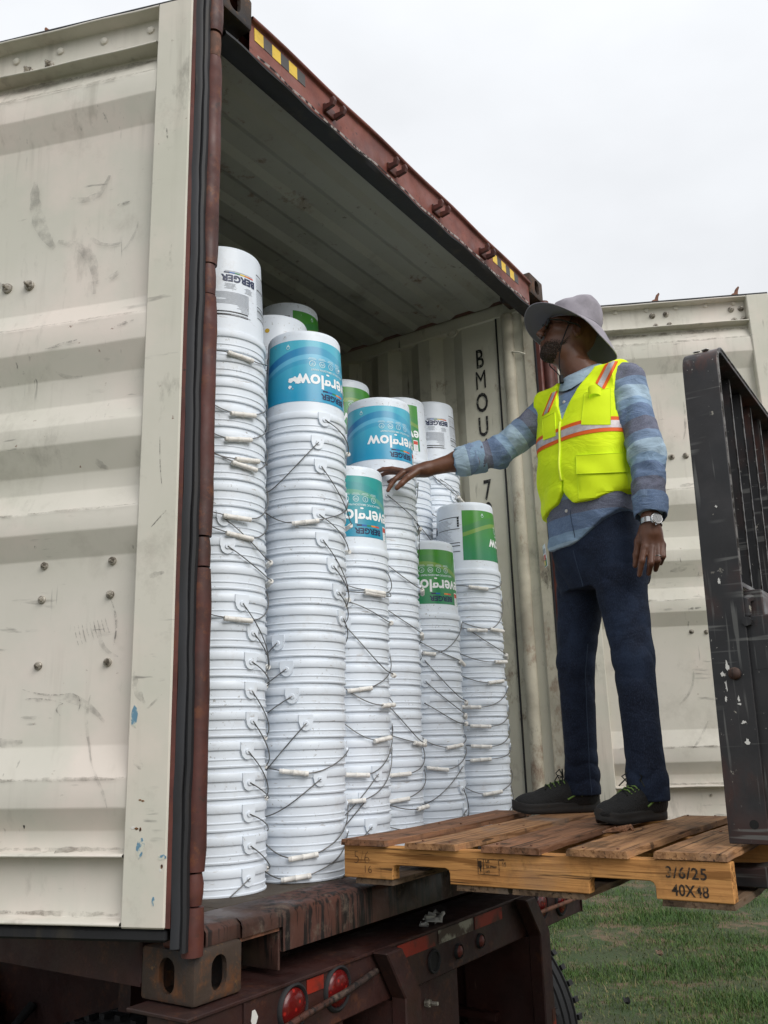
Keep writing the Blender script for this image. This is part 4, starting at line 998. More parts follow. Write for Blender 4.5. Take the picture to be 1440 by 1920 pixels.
for x in (.84, 1.36):
    P = [(-1.120, .93), (-1.165, .93), (-1.165, .215), (-1.150, .200), (-.02, .206), (-.02, .212), (-1.05, .244), (-1.105, .252), (-1.120, .268)]
    MB().prism(P, lambda y, z: (x, y, z), lambda y, z: (x+.125, y, z)).build('fork', M['fork'], fk, bevel=.004)
for x in (.98, 1.52):
    MB().box((x, -1.66, GZ+.12), (x+.09, -1.52, 1.5)).build('mast_rail', M['fork'], fk, bevel=.004)
for z in (.1, .8, 1.40): MB().box((1.07, -1.65, z), (1.52, -1.58, z+.09)).build('mast_crossbar', M['fork'], fk, bevel=.004)
MB().tube([(1.34, -1.60, .2), (1.34, -1.60, 1.4)], .035, 14).build('lift_cylinder', M['edge'], fk, smooth=.9)
MB().box((.85, -4.1, GZ+.25), (1.85, -1.75, GZ+1.25)).build('truck_body', M['yellow'], fk, bevel=.06, seg=3)
for sx in (.93, 1.60):
    for y in (-1.90, -2.95):
        MB().tube([(sx, y, GZ+.27), (sx+.02, y, GZ+.27), (sx+.16, y, GZ+.27), (sx+.18, y, GZ+.27)], [.22, .27, .27, .22], 28).build('wheel', M['rubber'], fk, smooth=.7)
for z in (.36, .76): MB().box((1.0, -1.53, z), (1.6, -1.165, z+.05), lambda q: Vector((q[0], q[1]+ly(q[2]), q[2]))).build('carriage_arm', M['fork'], fk, bevel=.004)
for sx in (.90, 1.74):
    for y in (-1.95, -3.6): MB().box((sx, y, GZ+1.25), (sx+.07, y+.08, 1.0)).build('guard_post', M['fork'], fk, bevel=.006)
MB().box((.86, -3.7, 1.0), (1.84, -1.85, 1.06)).build('overhead_guard', M['fork'], fk, bevel=.01)
MB().box((1.05, -3.3, GZ+1.25), (1.65, -2.7, GZ+1.40)).build('seat', M['rubber'], fk, bevel=.03, seg=3)
MB().box((1.05, -3.42, GZ+1.40), (1.65, -3.28, GZ+1.95)).build('seat_back', M['rubber'], fk, bevel=.03, seg=3)
# light paint smears on the bar
random.seed(11)
for y, z, w, h in ((-1.045, .715, .008, .012), (-1.058, .735, .007, .020), (-1.051, .69, .005, .022), (-1.047, .655, .005, .010), (-1.084, .595, .010, .007), (-1.088, .548, .010, .010), (-1.079, .640, .010, .004), (-1.078, .652, .004, .012), (-1.072, 1.155, .006, .005), (-1.060, .955, .006, .012), (-1.082, 1.61, .012, .010), (-1.058, 1.613, .010, .007)):
    if z > 1.6:
        q = [(w*math.cos(t)*random.uniform(.7, 1.1), h*math.sin(t)*random.uniform(.7, 1.1)) for t in np.linspace(0, 2*PI, 9, endpoint=False)]
        MB().prism(q, lambda a, b: (xa+.045+b, y+a-.02, zt-.001), lambda a, b: (xa+.045+b, y+a-.02, zt+.0008)).build('paint_chip', M['paint_chip'], fk)
    else:
        q = [(.7*w*math.cos(t)*random.uniform(.35, 1.2), .75*h*math.sin(t)*random.uniform(.35, 1.2)) for t in np.linspace(0, 2*PI, 15, endpoint=False)]
        MB().prism(q, lambda a, b: (xa+.0002, y+ly(z)+a, z+b), lambda a, b: (xa-.0008, y+ly(z)+a, z+b)).build('paint_chip', M['paint_chip'], fk)

# dry leaves and litter on the lawn
for i, (x, y, r, txt) in enumerate(((6.10, .92, .05, 'dry grey leaf curled on the lawn below the pallet'), (8.6, 1.28, .06, 'pale scrap of paper lying far out on the lawn'), (4.72, .72, .04, 'small dark leaf lying on the near lawn beside the tyre'))):
    rr = random.Random(i+4); P = []
    for a in np.linspace(-1, 1, 7):
        w = r*.45*math.sqrt(max(0, 1-a*a))+.002
        P.append([(x+r*a*.7-w*b*.5, y+r*a*.5+w*b, GZ+.028+.018*abs(b)+.012*math.sin(a*3)+(.004 if i else .012)) for b in (-1, -.4, .3, 1)])
    mb = MB(); mb.grid(P); o = mb.build('dry_leaf' if i != 1 else 'paper_scrap', (M['bottom_board'], M['label_white'], M['dark'])[i], None, recalc=False)
    sm = o.modifiers.new('thickness', 'SOLIDIFY'); sm.thickness = .002
    tag(o, txt, 'leaf' if i != 1 else 'paper')
# ------------------------------------------------------------------ person: one skin surface and clothes grown from distance fields
OX = np.array((1.46, -.418, .2965)); MX = np.array((.362, -.932, 0.)); MY = np.array((.932, .362, 0.))
def mw_(p): p = np.asarray(p, float); return OX+p[..., :1]*MX+p[..., 1:2]*MY+p[..., 2:3]*np.array((0, 0, 1.))
A3 = lambda *p: np.array(p, float)
def surface_nets(f, lo, hi, h, near, blk=28):
    """f(points)->distance; near(centre, radius)->False when a block can be skipped"""
    lo = np.asarray(lo, float); n = np.ceil((np.asarray(hi)-lo)/h).astype(int)+2; NY, NZ = n[1]+4, n[2]+4
    ids, pos, quads = [], [], []
    corners = np.array([[i, j, k] for i in (0, 1) for j in (0, 1) for k in (0, 1)])
    edges = [(a, b) for a in range(8) for b in range(a+1, 8) if np.abs(corners[a]-corners[b]).sum() == 1]
    for bi in range(0, n[0], blk):
        for bj in range(0, n[1], blk):
            for bk in range(0, n[2], blk):
                s = np.array((bi, bj, bk))-1
                c = lo+(s+(blk+2)/2)*h
                F = near(c, (blk+3)*h*.87)
                if F is None: continue
                g = [np.arange(blk+2)+q for q in s]
                X = np.stack(np.meshgrid(*[lo[a]+g[a]*h for a in range(3)], indexing='ij'), -1)
                V = f(X.reshape(-1, 3), F).reshape(X.shape[:3]); S = V < 0
                if S.all() or not S.any(): continue
                C = np.stack([S[a:a+blk+1, b:b+blk+1, d:d+blk+1] for a, b, d in corners]); act = C.any(0) & ~C.all(0)
                I = np.argwhere(act)
                vals = np.stack([V[I[:, 0]+a, I[:, 1]+b, I[:, 2]+d] for a, b, d in corners])
                acc = np.zeros((len(I), 3)); cnt = np.zeros(len(I))
                for a, b in edges:
                    m = (vals[a] < 0) != (vals[b] < 0)
                    t = vals[a]/(vals[a]-vals[b]+1e-30); q = corners[a]+(corners[b]-corners[a])*t[:, None]
                    acc[m] += q[m]; cnt[m] += 1
                P = lo+(s+I+acc/cnt[:, None])*h
                gid = ((I+s+2) @ np.array((NY*NZ, NZ, 1)))
                ids.append(gid); pos.append(P)
                for ax in range(3):
                    o1, o2 = [a for a in range(3) if a != ax]
                    sl = [slice(1, blk+1)]*3; a0 = S[tuple(sl)]; sl2 = list(sl); sl2[ax] = slice(2, blk+2); a1 = S[tuple(sl2)]
                    E_ = np.argwhere(a0 != a1)+1
                    if not len(E_): continue
                    fl_ = a0[tuple((E_-1).T)]
                    d1 = np.zeros(3, int); d1[o1] = 1; d2 = np.zeros(3, int); d2[o2] = 1
                    q = np.stack([((E_+s+2-w) @ np.array((NY*NZ, NZ, 1))) for w in (d1+d2, d2, 0*d1, d1)], 1)
                    q[fl_] = q[fl_][:, ::-1]
                    if ax == 1: q = q[:, ::-1]
                    quads.append(q)
    ids = np.concatenate(ids); pos = np.concatenate(pos); quads = np.concatenate(quads)
    u, first = np.unique(ids, return_index=True)
    q = np.searchsorted(u, quads); ok = (q < len(u)).all(1); q = q[ok]
    return pos[first], q
def smin(a, b, k):
    h = np.clip(.5+.5*(b-a)/k, 0, 1); return b*(1-h)+a*h-k*h*(1-h)
def smax(a, b, k): return -smin(-a, -b, k)
class Prim:
    def __init__(s, fn, c, r, k=.015, sub=False): s.fn, s.c, s.r, s.k, s.sub = fn, np.asarray(c, float), r, k, sub
def cone(a, b, ra, rb, k=.015, sub=False):
    a, b = A3(*a), A3(*b); d = b-a; L2 = d@d
    def fn(p):
        t = np.clip(((p-a)@d)/L2, 0, 1); return np.linalg.norm(p-a-t[:, None]*d, axis=1)-(ra+(rb-ra)*t)
    return Prim(fn, (a+b)/2, math.sqrt(L2)/2+max(ra, rb), k, sub)
def ball(c, r, k=.015, sub=False):
    c = A3(*c); return Prim(lambda p: np.linalg.norm(p-c, axis=1)-r, c, r, k, sub)
def ell(c, ax, r, k=.015, sub=False):
    """ellipsoid: ax rows are its unit axes, r its radii"""
    c = A3(*c); ax = np.asarray(ax, float); r = A3(*r)
    def fn(p):
        q = (p-c)@ax.T; k0 = np.linalg.norm(q/r, axis=1); k1 = np.linalg.norm(q/(r*r), axis=1); return k0*(k0-1)/(k1+1e-9)
    return Prim(fn, c, r.max(), k, sub)
def chain(pts, rad, k=.012): return [cone(pts[i], pts[i+1], rad[i], rad[i+1], k) for i in range(len(pts)-1)]
def field(prims, post=None):
    def near(c, r):
        P = [q for q in prims if np.linalg.norm(q.c-c) < q.r+r+.03]
        return P if any(not q.sub for q in P) else None
    def f(p, P):
        d = np.full(len(p), 1.)
        for q in P: d = smax(d, -q.fn(p), q.k) if q.sub else smin(d, q.fn(p), q.k)
        return post(p, d) if post is not None else d
    return f, near
def grow(name, prims, h, mat, parent, post=None, smooth_it=1, keep=None):
    lo = np.min([q.c-q.r for q in prims if not q.sub], 0)-.04; hi = np.max([q.c+q.r for q in prims if not q.sub], 0)+.04
    f, near = field(prims, post)
    v, q = surface_nets(f, lo, hi, h, near)
    if keep is not None: pass
    me = bpy.data.meshes.new(name); wv = mw_(v)
    me.from_pydata(wv.tolist(), [], q.tolist()); me.materials.append(mat)
    me.polygons.foreach_set('use_smooth', [True]*len(me.polygons))
    bm = bmesh.new(); bm.from_mesh(me)
    for _ in range(smooth_it): bmesh.ops.smooth_vert(bm, verts=bm.verts, factor=.5, use_axis_x=True, use_axis_y=True, use_axis_z=True)
    bmesh.ops.recalc_face_normals(bm, faces=bm.faces)
    bm.to_mesh(me); bm.free(); me.update()
    o = bpy.data.objects.new(name, me); COL.objects.link(o); attach(o, parent); return o, v
nrm = lambda v: v/np.linalg.norm(v)
Z3 = A3(0, 0, 1)
FT, LT = A3(-.656, -.755, 0), A3(.755, -.656, 0)           # the trunk's forward and left
HF, HU = nrm(A3(-.918, -.31, .25)), None
HL = nrm(np.cross(Z3, HF)); HU = np.cross(HF, HL)
HC = A3(.056, .0, 1.783)                               # middle of the head
def hd(f, l, u): return HC+HF*f+HL*l+HU*u
TC = A3(.100, .0, 0)
def tr_(u, w, z): return TC+LT*u+FT*w+Z3*z             # u to his left, w forward
# trunk as a loft: z, half width, half depth, forward offset
TL_ = np.array([(.70, .150, .085, -.01), (.82, .168, .112, -.010), (.92, .172, .120, .006), (1.02, .164, .120, .020), (1.14, .160, .122, .026), (1.26, .165, .124, .020), (1.38, .176, .124, .010), (1.48, .178, .113, -.006), (1.55, .150, .086, -.018), (1.60, .085, .062, -.018), (1.66, .055, .055, -.006)])
def trunk(grow_=0., z0=.70, z1=1.66, k=.02, wr=None):
    def fn(p):
        q = p-TC; u = q@LT; w = q@FT; z = p[:, 2]
        a = np.interp(z, TL_[:, 0], TL_[:, 1])+grow_; b = np.interp(z, TL_[:, 0], TL_[:, 2])+grow_; o = np.interp(z, TL_[:, 0], TL_[:, 3])
        e = ((np.abs(u)/a)**2.35+(np.abs(w-o)/b)**2.35)**(1/2.35)
        d = (e-1)*np.minimum(a, b)
        return np.maximum(d, np.maximum(z0-z, z-z1))
    return Prim(fn, (.10, 0, (z0+z1)/2), .56, k)
LSH, LEL, LWR = tr_(.183, -.012, 1.535), A3(.288, -.19, 1.235), A3(.272, -.252, .985)
RSH, REL, RWR = tr_(-.178, .0, 1.535), A3(-.262, .10, 1.372), A3(-.537, .045, 1.316)
LHIP, LKN, LAN = A3(.152, -.075, .90), A3(.174, -.125, .50), A3(.182, -.136, .105)
RHIP, RKN, RAN = A3(.040, .075, .90), A3(-.018, .115, .505), A3(-.028, .226, .105)

man = thing('person', 'man in a grey sun hat, lime safety vest and dark jeans standing on the pallet', 'person', tuple(mw_(A3(.08, 0, 0))))
# skin
skin = Mat('dark_brown_skin', (.150, .064, .037), .40, spec=.45)
skin.layer((.10, .040, .023), .45, .65, .8, scale=9, detail=4).layer((.19, .088, .055), .52, .68, .6, scale=22, detail=3, loc=(3, 0, 0)).bump(.12, .001, scale=160, detail=3)
body = [trunk(0, .83, 1.66), cone(tr_(0, -.012, 1.56), hd(-.022, 0, -.075), .064, .060, .03)]
body += [ell(hd(-.008, 0, .030), (HF, HL, HU), (.099, .077, .104), .02), ell(hd(.036, 0, -.052), (HF, HL, HU), (.062, .056, .062), .03),
         ell(hd(.070, 0, -.094), (HF, HL, HU), (.024, .026, .020), .022), ell(hd(.060, 0, .046), (HF, HL, HU), (.040, .056, .020), .02),
         cone(hd(.093, 0, .028), hd(.116, 0, -.014), .0085, .0125, .010), ball(hd(.106, .012, -.018), .0088, .006), ball(hd(.106, -.012, -.018), .0088, .006),
         ball(hd(.117, .0065, -.024), .0038, .003, True), ball(hd(.117, -.0065, -.024), .0038, .003, True),
         ell(hd(.090, 0, -.047), (HF, HL, HU), (.016, .024, .007), .006), ell(hd(.089, 0, -.061), (HF, HL, HU), (.015, .021, .0075), .005)]
for s in (-1, 1):
    body += [ell(hd(.052, s*.040, .0), (HF, HL, HU), (.030, .024, .022), .02), ell(hd(.092, s*.030, .020), (HF, HL, HU), (.012, .016, .011), .01, True),
             ell(hd(.082, s*.030, .018), (HF, HL, HU), (.011, .012, .0105), .003),
             ell(hd(-.012, s*.078, .006), (nrm(HF+.25*s*HL), nrm(HL-.25*s*HF), HU), (.020, .009, .033), .008), ell(hd(-.005, s*.086, .006), (HF, HL, HU), (.009, .006, .019), .006, True)]
body += chain([LSH, LEL, LWR], [.055, .042, .030], .03)+chain([RSH, REL, (REL+RWR)/2+A3(0, 0, .004), RWR], [.055, .043, .040, .0275], .03)
body += chain([LHIP, LKN, LAN, LAN-Z3*.03], [.074, .044, .036, .034], .03)+chain([RHIP, RKN, RAN, RAN-Z3*.03], [.074, .044, .036, .034], .03)
# left hand, hanging half closed, back of the hand to the viewer
def hand_l():
    P = [ell((.268, -.248, .918), (nrm(A3(.95, .35, 0)), nrm(A3(-.35, .95, 0)), nrm(A3(.06, 0, 1))), (.040, .017, .058), .016), cone(LWR, (.270, -.250, .93), .029, .028, .02)]
    for pts, r in (([(.240, -.262, .880), (.226, -.272, .832), (.215, -.256, .789)], (.0125, .0108, .0085)), ([(.262, -.258, .876), (.253, -.278, .822), (.246, -.246, .793)], (.0128, .0112, .0088)),
                   ([(.283, -.250, .880), (.277, -.270, .830), (.270, -.236, .806)], (.0122, .0105, .0085)), ([(.301, -.240, .888), (.297, -.254, .846), (.289, -.226, .828)], (.0108, .0092, .0076))):
        kn = A3(*pts[0]); root = kn+nrm(A3(.268, -.248, .945)-kn)*.035
        P += [cone(root, kn, .012, r[0], .010)]+chain(pts, r, .004)
    P += chain([(.247, -.246, .950), (.226, -.236, .905), (.214, -.232, .862), (.206, -.230, .825)], (.0165, .0150, .0118, .0088), .008)
    return P
# right hand, fingers laid on the pail's shoulder, index and thumb hanging
def hand_r():
    P = [ell((-.585, .035, 1.309), (nrm(A3(1, -.05, -.02)), nrm(A3(.05, 1, .1)), nrm(A3(0, -.1, 1))), (.050, .038, .019), .018), cone(RWR, (-.568, .038, 1.312), .027, .024, .02)]
    for pts, r in (([(-.628, .030, 1.314), (-.672, .030, 1.327), (-.709, .034, 1.330), (-.729, .038, 1.326)], (.0118, .0104, .0092, .0080)),
                   ([(-.626, .050, 1.310), (-.668, .055, 1.320), (-.704, .062, 1.322), (-.722, .066, 1.316)], (.0115, .0100, .0088, .0078)),
                   ([(-.618, .068, 1.300), (-.652, .076, 1.300), (-.682, .082, 1.296), (-.702, .086, 1.289)], (.0105, .0090, .0080, .0072)),
                   ([(-.624, .008, 1.300), (-.654, -.004, 1.272), (-.672, -.010, 1.246), (-.682, -.012, 1.226)], (.0118, .0104, .0090, .0078)),
                   ([(-.572, .010, 1.298), (-.600, -.016, 1.272), (-.624, -.026, 1.246), (-.643, -.030, 1.228)], (.0165, .0140, .0118, .0092))):
        P += chain(pts, r, .004)
    return P
body += hand_l()+hand_r()
skn, _ = grow('body', body, .0035, skin.m, man, smooth_it=1)
# beard: a stubbly shell over the jaw
beard = Mat('salt_and_pepper_beard', (.040, .024, .017), .85, spec=.2)
beard.layer((.016, .011, .009), .40, .62, .8, scale=260, detail=2).layer((.24, .22, .21), .56, .70, .65, scale=380, detail=2)
ba = beard.N.new('ShaderNodeAttribute'); ba.attribute_name = 'fade'
beard.L.new(beard.ramp(beard.math('ADD', beard.noise(scale=260, detail=3, loc=(3, 3, 3)), ba.outputs['Fac']), .52, .60), beard.b.inputs['Alpha'])
beard.bump(.9, .003, scale=260, detail=2)
bp = [q for q in body[2:5]]
def beard_post(p, d):
    q = p-HC; f = q@HF; l = q@HL; u = q@HU
    nse = .0011*np.sin(p@A3(310, 170, 90))*np.sin(p@A3(-120, 260, 210))+.0010*np.sin(p@A3(90, -280, 330))
    lim = np.maximum.reduce([u-(-.040+.060*np.clip((.035-f)/.06, 0, 1)), (.000-.20*(u+.02))-f, np.where(np.abs(l) < .03, -1., -1.)])
    mouth = np.linalg.norm(np.stack([(f-.10)/1.6, l*1.0, (u+.054)*2.0], 1), axis=1)-.021
    return np.maximum(np.maximum(d-.0020+nse*.6, lim+.0022*np.sin(p@A3(160, 90, 210))+.0018*np.sin(p@A3(-210, 240, 130))), -mouth)
bo_, bvv = grow('beard', bp+[ell(hd(.086, 0, -.036), (HF, HL, HU), (.016, .026, .007), .01)], .003, beard.m, man, post=beard_post)
_q = bvv-HC; _qf, _ql, _u2 = _q@HF, _q@HL, _q@HU
_lim = np.maximum.reduce([_u2-(-.040+.060*np.clip((.035-_qf)/.06, 0, 1)), (.000-.20*(_u2+.02))-_qf])
bo_.data.attributes.new('fade', 'FLOAT', 'POINT').data.foreach_set('value', np.clip(-_lim/.022, 0, 1).astype(np.float32)*.30-.14)
# sunglasses
gl = Mat('dark_sunglass_lens', (.006, .006, .008), .08, spec=.7).m
mb = MB()
for s in (-1, 1):
    c = hd(.104, s*.033, .020)
    P = [c+HF*(-.004*(math.cos(t)**2))+HL*(s*.0+.027*math.cos(t))+HU*(.020*math.sin(t)) for t in np.linspace(0, 2*PI, 20, endpoint=False)]
    mb.add([mw_(p) for p in P]+[mw_(p-HF*.003) for p in P], [tuple(range(20)), tuple(range(20, 40))[::-1]]+[(i, (i+1) % 20, 20+(i+1) % 20, 20+i) for i in range(20)])
    mb.tube([mw_(hd(.100, s*.058, .026)), mw_(hd(.06, s*.080, .024)), mw_(hd(-.005, s*.086, .020)), mw_(hd(-.02, s*.086, .010))], .003, 6)
mb.tube([mw_(hd(.105, -.008, .026)), mw_(hd(.110, 0, .028)), mw_(hd(.105, .008, .026))], .0028, 6)
mb.build('sunglasses', gl, man, smooth=.7)

# cloth
def wob(p, *ks):
    s = 0
    for a, k, w in ks: s = s+a*np.sin(p@A3(*k)+w*np.sin(p@A3(k[1], k[2], k[0])*.5+1.3))
    return s
def arm_t(p, pts):
    """distance along an arm, for stripes that run round the sleeve"""
    best = np.full(len(p), 9.); t_ = np.zeros(len(p)); acc = 0
    for a, b in zip(pts[:-1], pts[1:]):
        d = b-a; L_ = np.linalg.norm(d); t = np.clip(((p-a)@d)/(L_*L_), 0, 1); e = np.linalg.norm(p-a-t[:, None]*d, axis=1)
        m = e < best; best[m] = e[m]; t_[m] = acc+t[m]*L_; acc += L_
    return best, t_
RCUF = REL+(RWR-REL)*.47
LCUF = LWR+(LEL-LWR)*.06
HEM = lambda u: .938+.108*np.clip((u+.02)/.20, 0, 1)**1.5+.05*np.clip((-u-.13)/.06, 0, 1)
def shirt_post(p, d):
    q = p-TC; u = q@LT; z = p[:, 2]
    bl, tl = arm_t(p, [LSH, LEL, LWR]); br, trr = arm_t(p, [RSH, REL, RWR])
    onl, onr = bl < .075, (br < .075) & (p[:, 0] < -.05)
    arm = np.where(onl, tl, np.where(onr, trr, 0.))
    crease = np.where(onl | onr, .0034*np.sin(arm*78+3.4*np.sin(p@A3(31, 37, 9)))*np.clip(1.1-np.abs(arm-.33)/.17, 0, 1)+.0022*np.sin(p@A3(75, 60, 50)+2*np.sin(p@A3(-30, 40, 44)))+.0016*np.sin(p@A3(-90, 110, 70)+2*np.sin(p@A3(40, 20, -60))), 0)
    body_ = wob(p, (.0035, (38, 22, 9), 1.6), (.0030, (-20, 44, 16), 1.4), (.0016, (70, -50, 45), 1.))
    d = d+crease*.8+body_*.8
    hem = HEM(u)-z
    nearl = (bl < .085) & (z < 1.30) & (p@LT > .235)
    hem = np.where(nearl, -1., hem)
    slit = np.maximum(np.abs(u+.030+(1.06-z)*.02)-.0045*np.clip((1.045-z)/.07, 0, 1), z-1.045)
    slit = np.ones(len(p))
    return np.maximum(np.maximum(d, hem), -slit)
sh_pr = [trunk(.017, .90, 1.612, .02)]
sh_pr += [cone(LSH, LSH+(LEL-LSH)*.5, .069, .060, .03), cone(LSH+(LEL-LSH)*.5, LEL, .060, .060, .02), cone(LEL, LEL+(LWR-LEL)*.72, .060, .053, .02), cone(LEL+(LWR-LEL)*.66, LCUF-(LWR-LEL)*.10, .056, .050, .012)]
sh_pr += [cone(RSH, REL, .068, .058, .03), cone(REL, RCUF, .058, .053, .02), cone(REL+(RCUF-REL)*.48, RCUF+(RWR-REL)*.0, .0610, .0600, .006)]
# hollow cuffs
sh_pr += [cone(RCUF+(RWR-REL)*.01, RWR, .049, .049, .004, True)]
shirt = Mat('blue_striped_chambray', (.2, .3, .42), .8, spec=.2)
at = shirt.N.new('ShaderNodeAttribute'); at.attribute_name = 'band'
fr = shirt.math('FRACT', at.outputs['Fac']); cr = shirt.N.new('ShaderNodeValToRGB'); cr.color_ramp.interpolation = 'CONSTANT'
cols = [(0, srgb(160, 182, 198)), (.22, srgb(130, 156, 182)), (.36, srgb(98, 118, 150)), (.60, srgb(96, 96, 113)), (.84, srgb(114, 134, 162))]
el = cr.color_ramp.elements; el[0].position = 0; el[0].color = (*cols[0][1], 1); el[1].position = cols[1][0]; el[1].color = (*cols[1][1], 1)
for ps, c in cols[2:]: e = el.new(ps); e.color = (*c, 1)
shirt.L.new(fr, cr.inputs[0]); shirt.col = cr.outputs[0]; shirt.L.new(shirt.col, shirt.b.inputs['Base Color'])
shirt.over(shirt.ramp(shirt.noise(scale=320, detail=2), .35, .7, 0, .22), (.42, .50, .58)).over(shirt.ramp(shirt.noise(scale=18, detail=5, loc=(2, 0, 0)), .4, .7, 0, .22), (.06, .085, .13))
shirt.bump(.2, .0010, scale=420, detail=2); shirt.bump(.8, .008, scale=15, detail=3, warp=1.2, stretch=(1, 1, 2.2))
so, sv = grow('shirt', sh_pr, .0045, shirt.m, man, post=shirt_post)
bl, tl = arm_t(sv, [LSH, LEL, LWR]); br, trr = arm_t(sv, [RSH, REL, RWR])
u_ = (sv-TC)@LT
band = sv[:, 2]/.245+.34
isl = (bl < .085) & ((sv-TC)@LT > .15); isr = (br < .085) & (sv[:, 0] < -.055)
band = np.where(isl, tl/.235+.735, np.where(isr, trr/.235+.30, band))
a_ = so.data.attributes.new('band', 'FLOAT', 'POINT'); a_.data.foreach_set('value', band.astype(np.float32))
def cuff(c, ax, r0, r1, r2, L_, bands):
    ax = nrm(ax); e1 = nrm(np.cross(ax, A3(.3, .2, 1) if abs(ax[2]) < .8 else A3(1, .2, 0))); e2 = np.cross(ax, e1); P = []; n = 40
    prof = [(r0*.80, -.004), (r0, -.006), (r0*1.03, .004), (r1, L_*.5), (r2*1.01, L_-.006), (r2, L_), (r2*.95, L_+.001), (r2*.84, L_-.008), (r2*.80, L_*.4)]
    for r, h in prof:
        P.append([mw_(c+ax*(h+.0018*math.sin(a*3+h*40))+(e1*math.cos(a)+e2*math.sin(a))*(r+.0018*math.sin(a*5+h*90)+.0012*math.sin(a*9+h*30))) for a in np.linspace(0, 2*PI, n+1)])
    o = MB().grid(P).build('cuff', shirt.m, man, smooth=1.2)
    o.data.attributes.new('band', 'FLOAT', 'POINT').data.foreach_set('value', [bands[min(i//(n+1), len(bands)-1)] for i in range(len(o.data.vertices))])
cuff(LEL+(LWR-LEL)*.74, LWR-LEL, .0575, .0580, .0540, .066, [.45]*9)
cuff(REL+(RWR-REL)*.20, RWR-REL, .0640, .0630, .0585, .075, [.28]*9)
# collar
mb = MB(); P = []
for a in np.linspace(-2.62, 2.62, 30):
    c, s = math.cos(a), math.sin(a)
    base = tr_(.074*s, -.014+.080*c, 1.606-.034*max(c, 0)**1.5+.012*max(-c, 0))
    out = nrm(LT*s+FT*c)
    P.append([mw_(base), mw_(base+Z3*.034-out*.004), mw_(base+Z3*.040+out*.003), mw_(base+Z3*.020+out*.020), mw_(base-Z3*(.006+.024*max(c, 0)**3)+out*.030)])
mb.grid(P); co = mb.build('collar', shirt.m, man, smooth=2.5)
co.data.attributes.new('band', 'FLOAT', 'POINT').data.foreach_set('value', [.12 if (i//5) > 3 else .4 for i in range(len(co.data.vertices))])
bpy.context.view_layer.update()

# trousers
def tr_post(p, d):
    z = p[:, 2]
    rg = lambda x: 1-2*np.abs(np.sin(x*.5))**.6            # creased ridges instead of soft waves
    f = .0028*rg(z*70+p@A3(40, 46, 0)+1.9*np.sin(p@A3(24, -31, 11)))*np.clip(1-np.abs(z-.49)/.15, 0, 1)
    f += .0036*rg(z*96+p@A3(28, -58, 0)+2.1*np.sin(p@A3(37, 25, 5)))*np.clip(1-np.abs(z-.14)/.13, 0, 1)
    f += .0022*rg(z*58+p@A3(-26, 44, 0)+2.0*np.sin(p@A3(26, -22, 9)))*np.clip(1-np.abs(z-.62)/.10, 0, 1)
    f += .0026*rg(p@A3(52, -36, 70)+1.8*np.sin(p@A3(14, 24, 20)))*np.clip(1-np.abs(z-.82)/.15, 0, 1)
    f += .0010*rg(p@A3(-30, 52, 30)+2.2*np.sin(p@A3(20, -14, 16)))
    d = d+f
    hem = np.maximum(.064-z, z-HEM((p-TC)@LT)-.025)
    return np.maximum(d, hem)
tp = [trunk(.006, .79, 1.09, .035), cone(LHIP, LKN+A3(.002, 0, .03), .099, .066, .02), cone(LKN+A3(.002, 0, .03), LAN, .066, .059, .02), cone(LAN+Z3*.03, LAN-Z3*.08, .062, .066, .02),
      cone(RHIP, RKN+A3(0, 0, .03), .096, .065, .02), cone(RKN+A3(0, 0, .03), RAN, .065, .057, .02), cone(RAN+Z3*.03, RAN-Z3*.08, .059, .063, .02)]
jean = Mat('dark_indigo_denim', (.0075, .0120, .027), .82, spec=.25)
jean.layer((.022, .036, .072), .46, .66, .7, scale=5, detail=5).layer((.0055, .008, .018), .5, .64, .7, scale=8, detail=4, loc=(2, 1, 0))
jean.over(jean.ramp(jean.noise(scale=380, detail=1, stretch=(1, 1, .4)), .45, .7, 0, .4), (.035, .055, .10)).bump(.3, .001, scale=420, detail=2).bump(.5, .008, scale=7, detail=2, warp=1.6, stretch=(1, 1, 2.4))
to, tv = grow('trousers', tp, .0042, jean.m, man, post=tr_post)
seam = Mat('denim_seam', (.030, .048, .085), .8).m
bv_t = BVHTree.FromObject(to, bpy.context.evaluated_depsgraph_get())
def seam_line(pts, out, bvh, r=.0016, name='seam', mat=seam):
    """a raised thread laid on a garment: pts in the man's frame, out the side it lies on"""
    res = []
    for p in pts:
        o_ = Vector(mw_(A3(*p)+A3(*out)*.3)); d_ = Vector(mw_(A3(*p)))-o_
        h_ = bvh.ray_cast(o_, d_.normalized(), .5)
        if h_[0] is not None and (h_[0]-Vector(mw_(A3(*p)))).length < .135: res.append(h_[0]+h_[1]*.0006)
    if len(res) > 2: MB().tube(res, r, 5).build(name, mat, man, smooth=1)
def lerp_pts(P, n=40):
    P = [A3(*p) for p in P]; t = np.linspace(0, len(P)-1, n)
    return [P[min(int(a), len(P)-2)]*(1-(a-min(int(a), len(P)-2)))+P[min(int(a), len(P)-2)+1]*(a-min(int(a), len(P)-2)) for a in t]
seam_line(lerp_pts([LHIP+A3(.012, 0, .06), LHIP+A3(.01, 0, -.1), LKN+A3(.018, 0, 0), LAN+A3(.018, 0, -.04)]), LT*.75-FT*.25, bv_t)
seam_line(lerp_pts([(.045, .05, .72), RKN+A3(.012, 0, 0), RAN+A3(.008, 0, -.04)]), A3(.35, -.94, 0), bv_t)
seam_line(lerp_pts([tr_(-.01, 0, .98), tr_(-.005, 0, .85), tr_(.0, 0, .74)], 14), FT, bv_t)

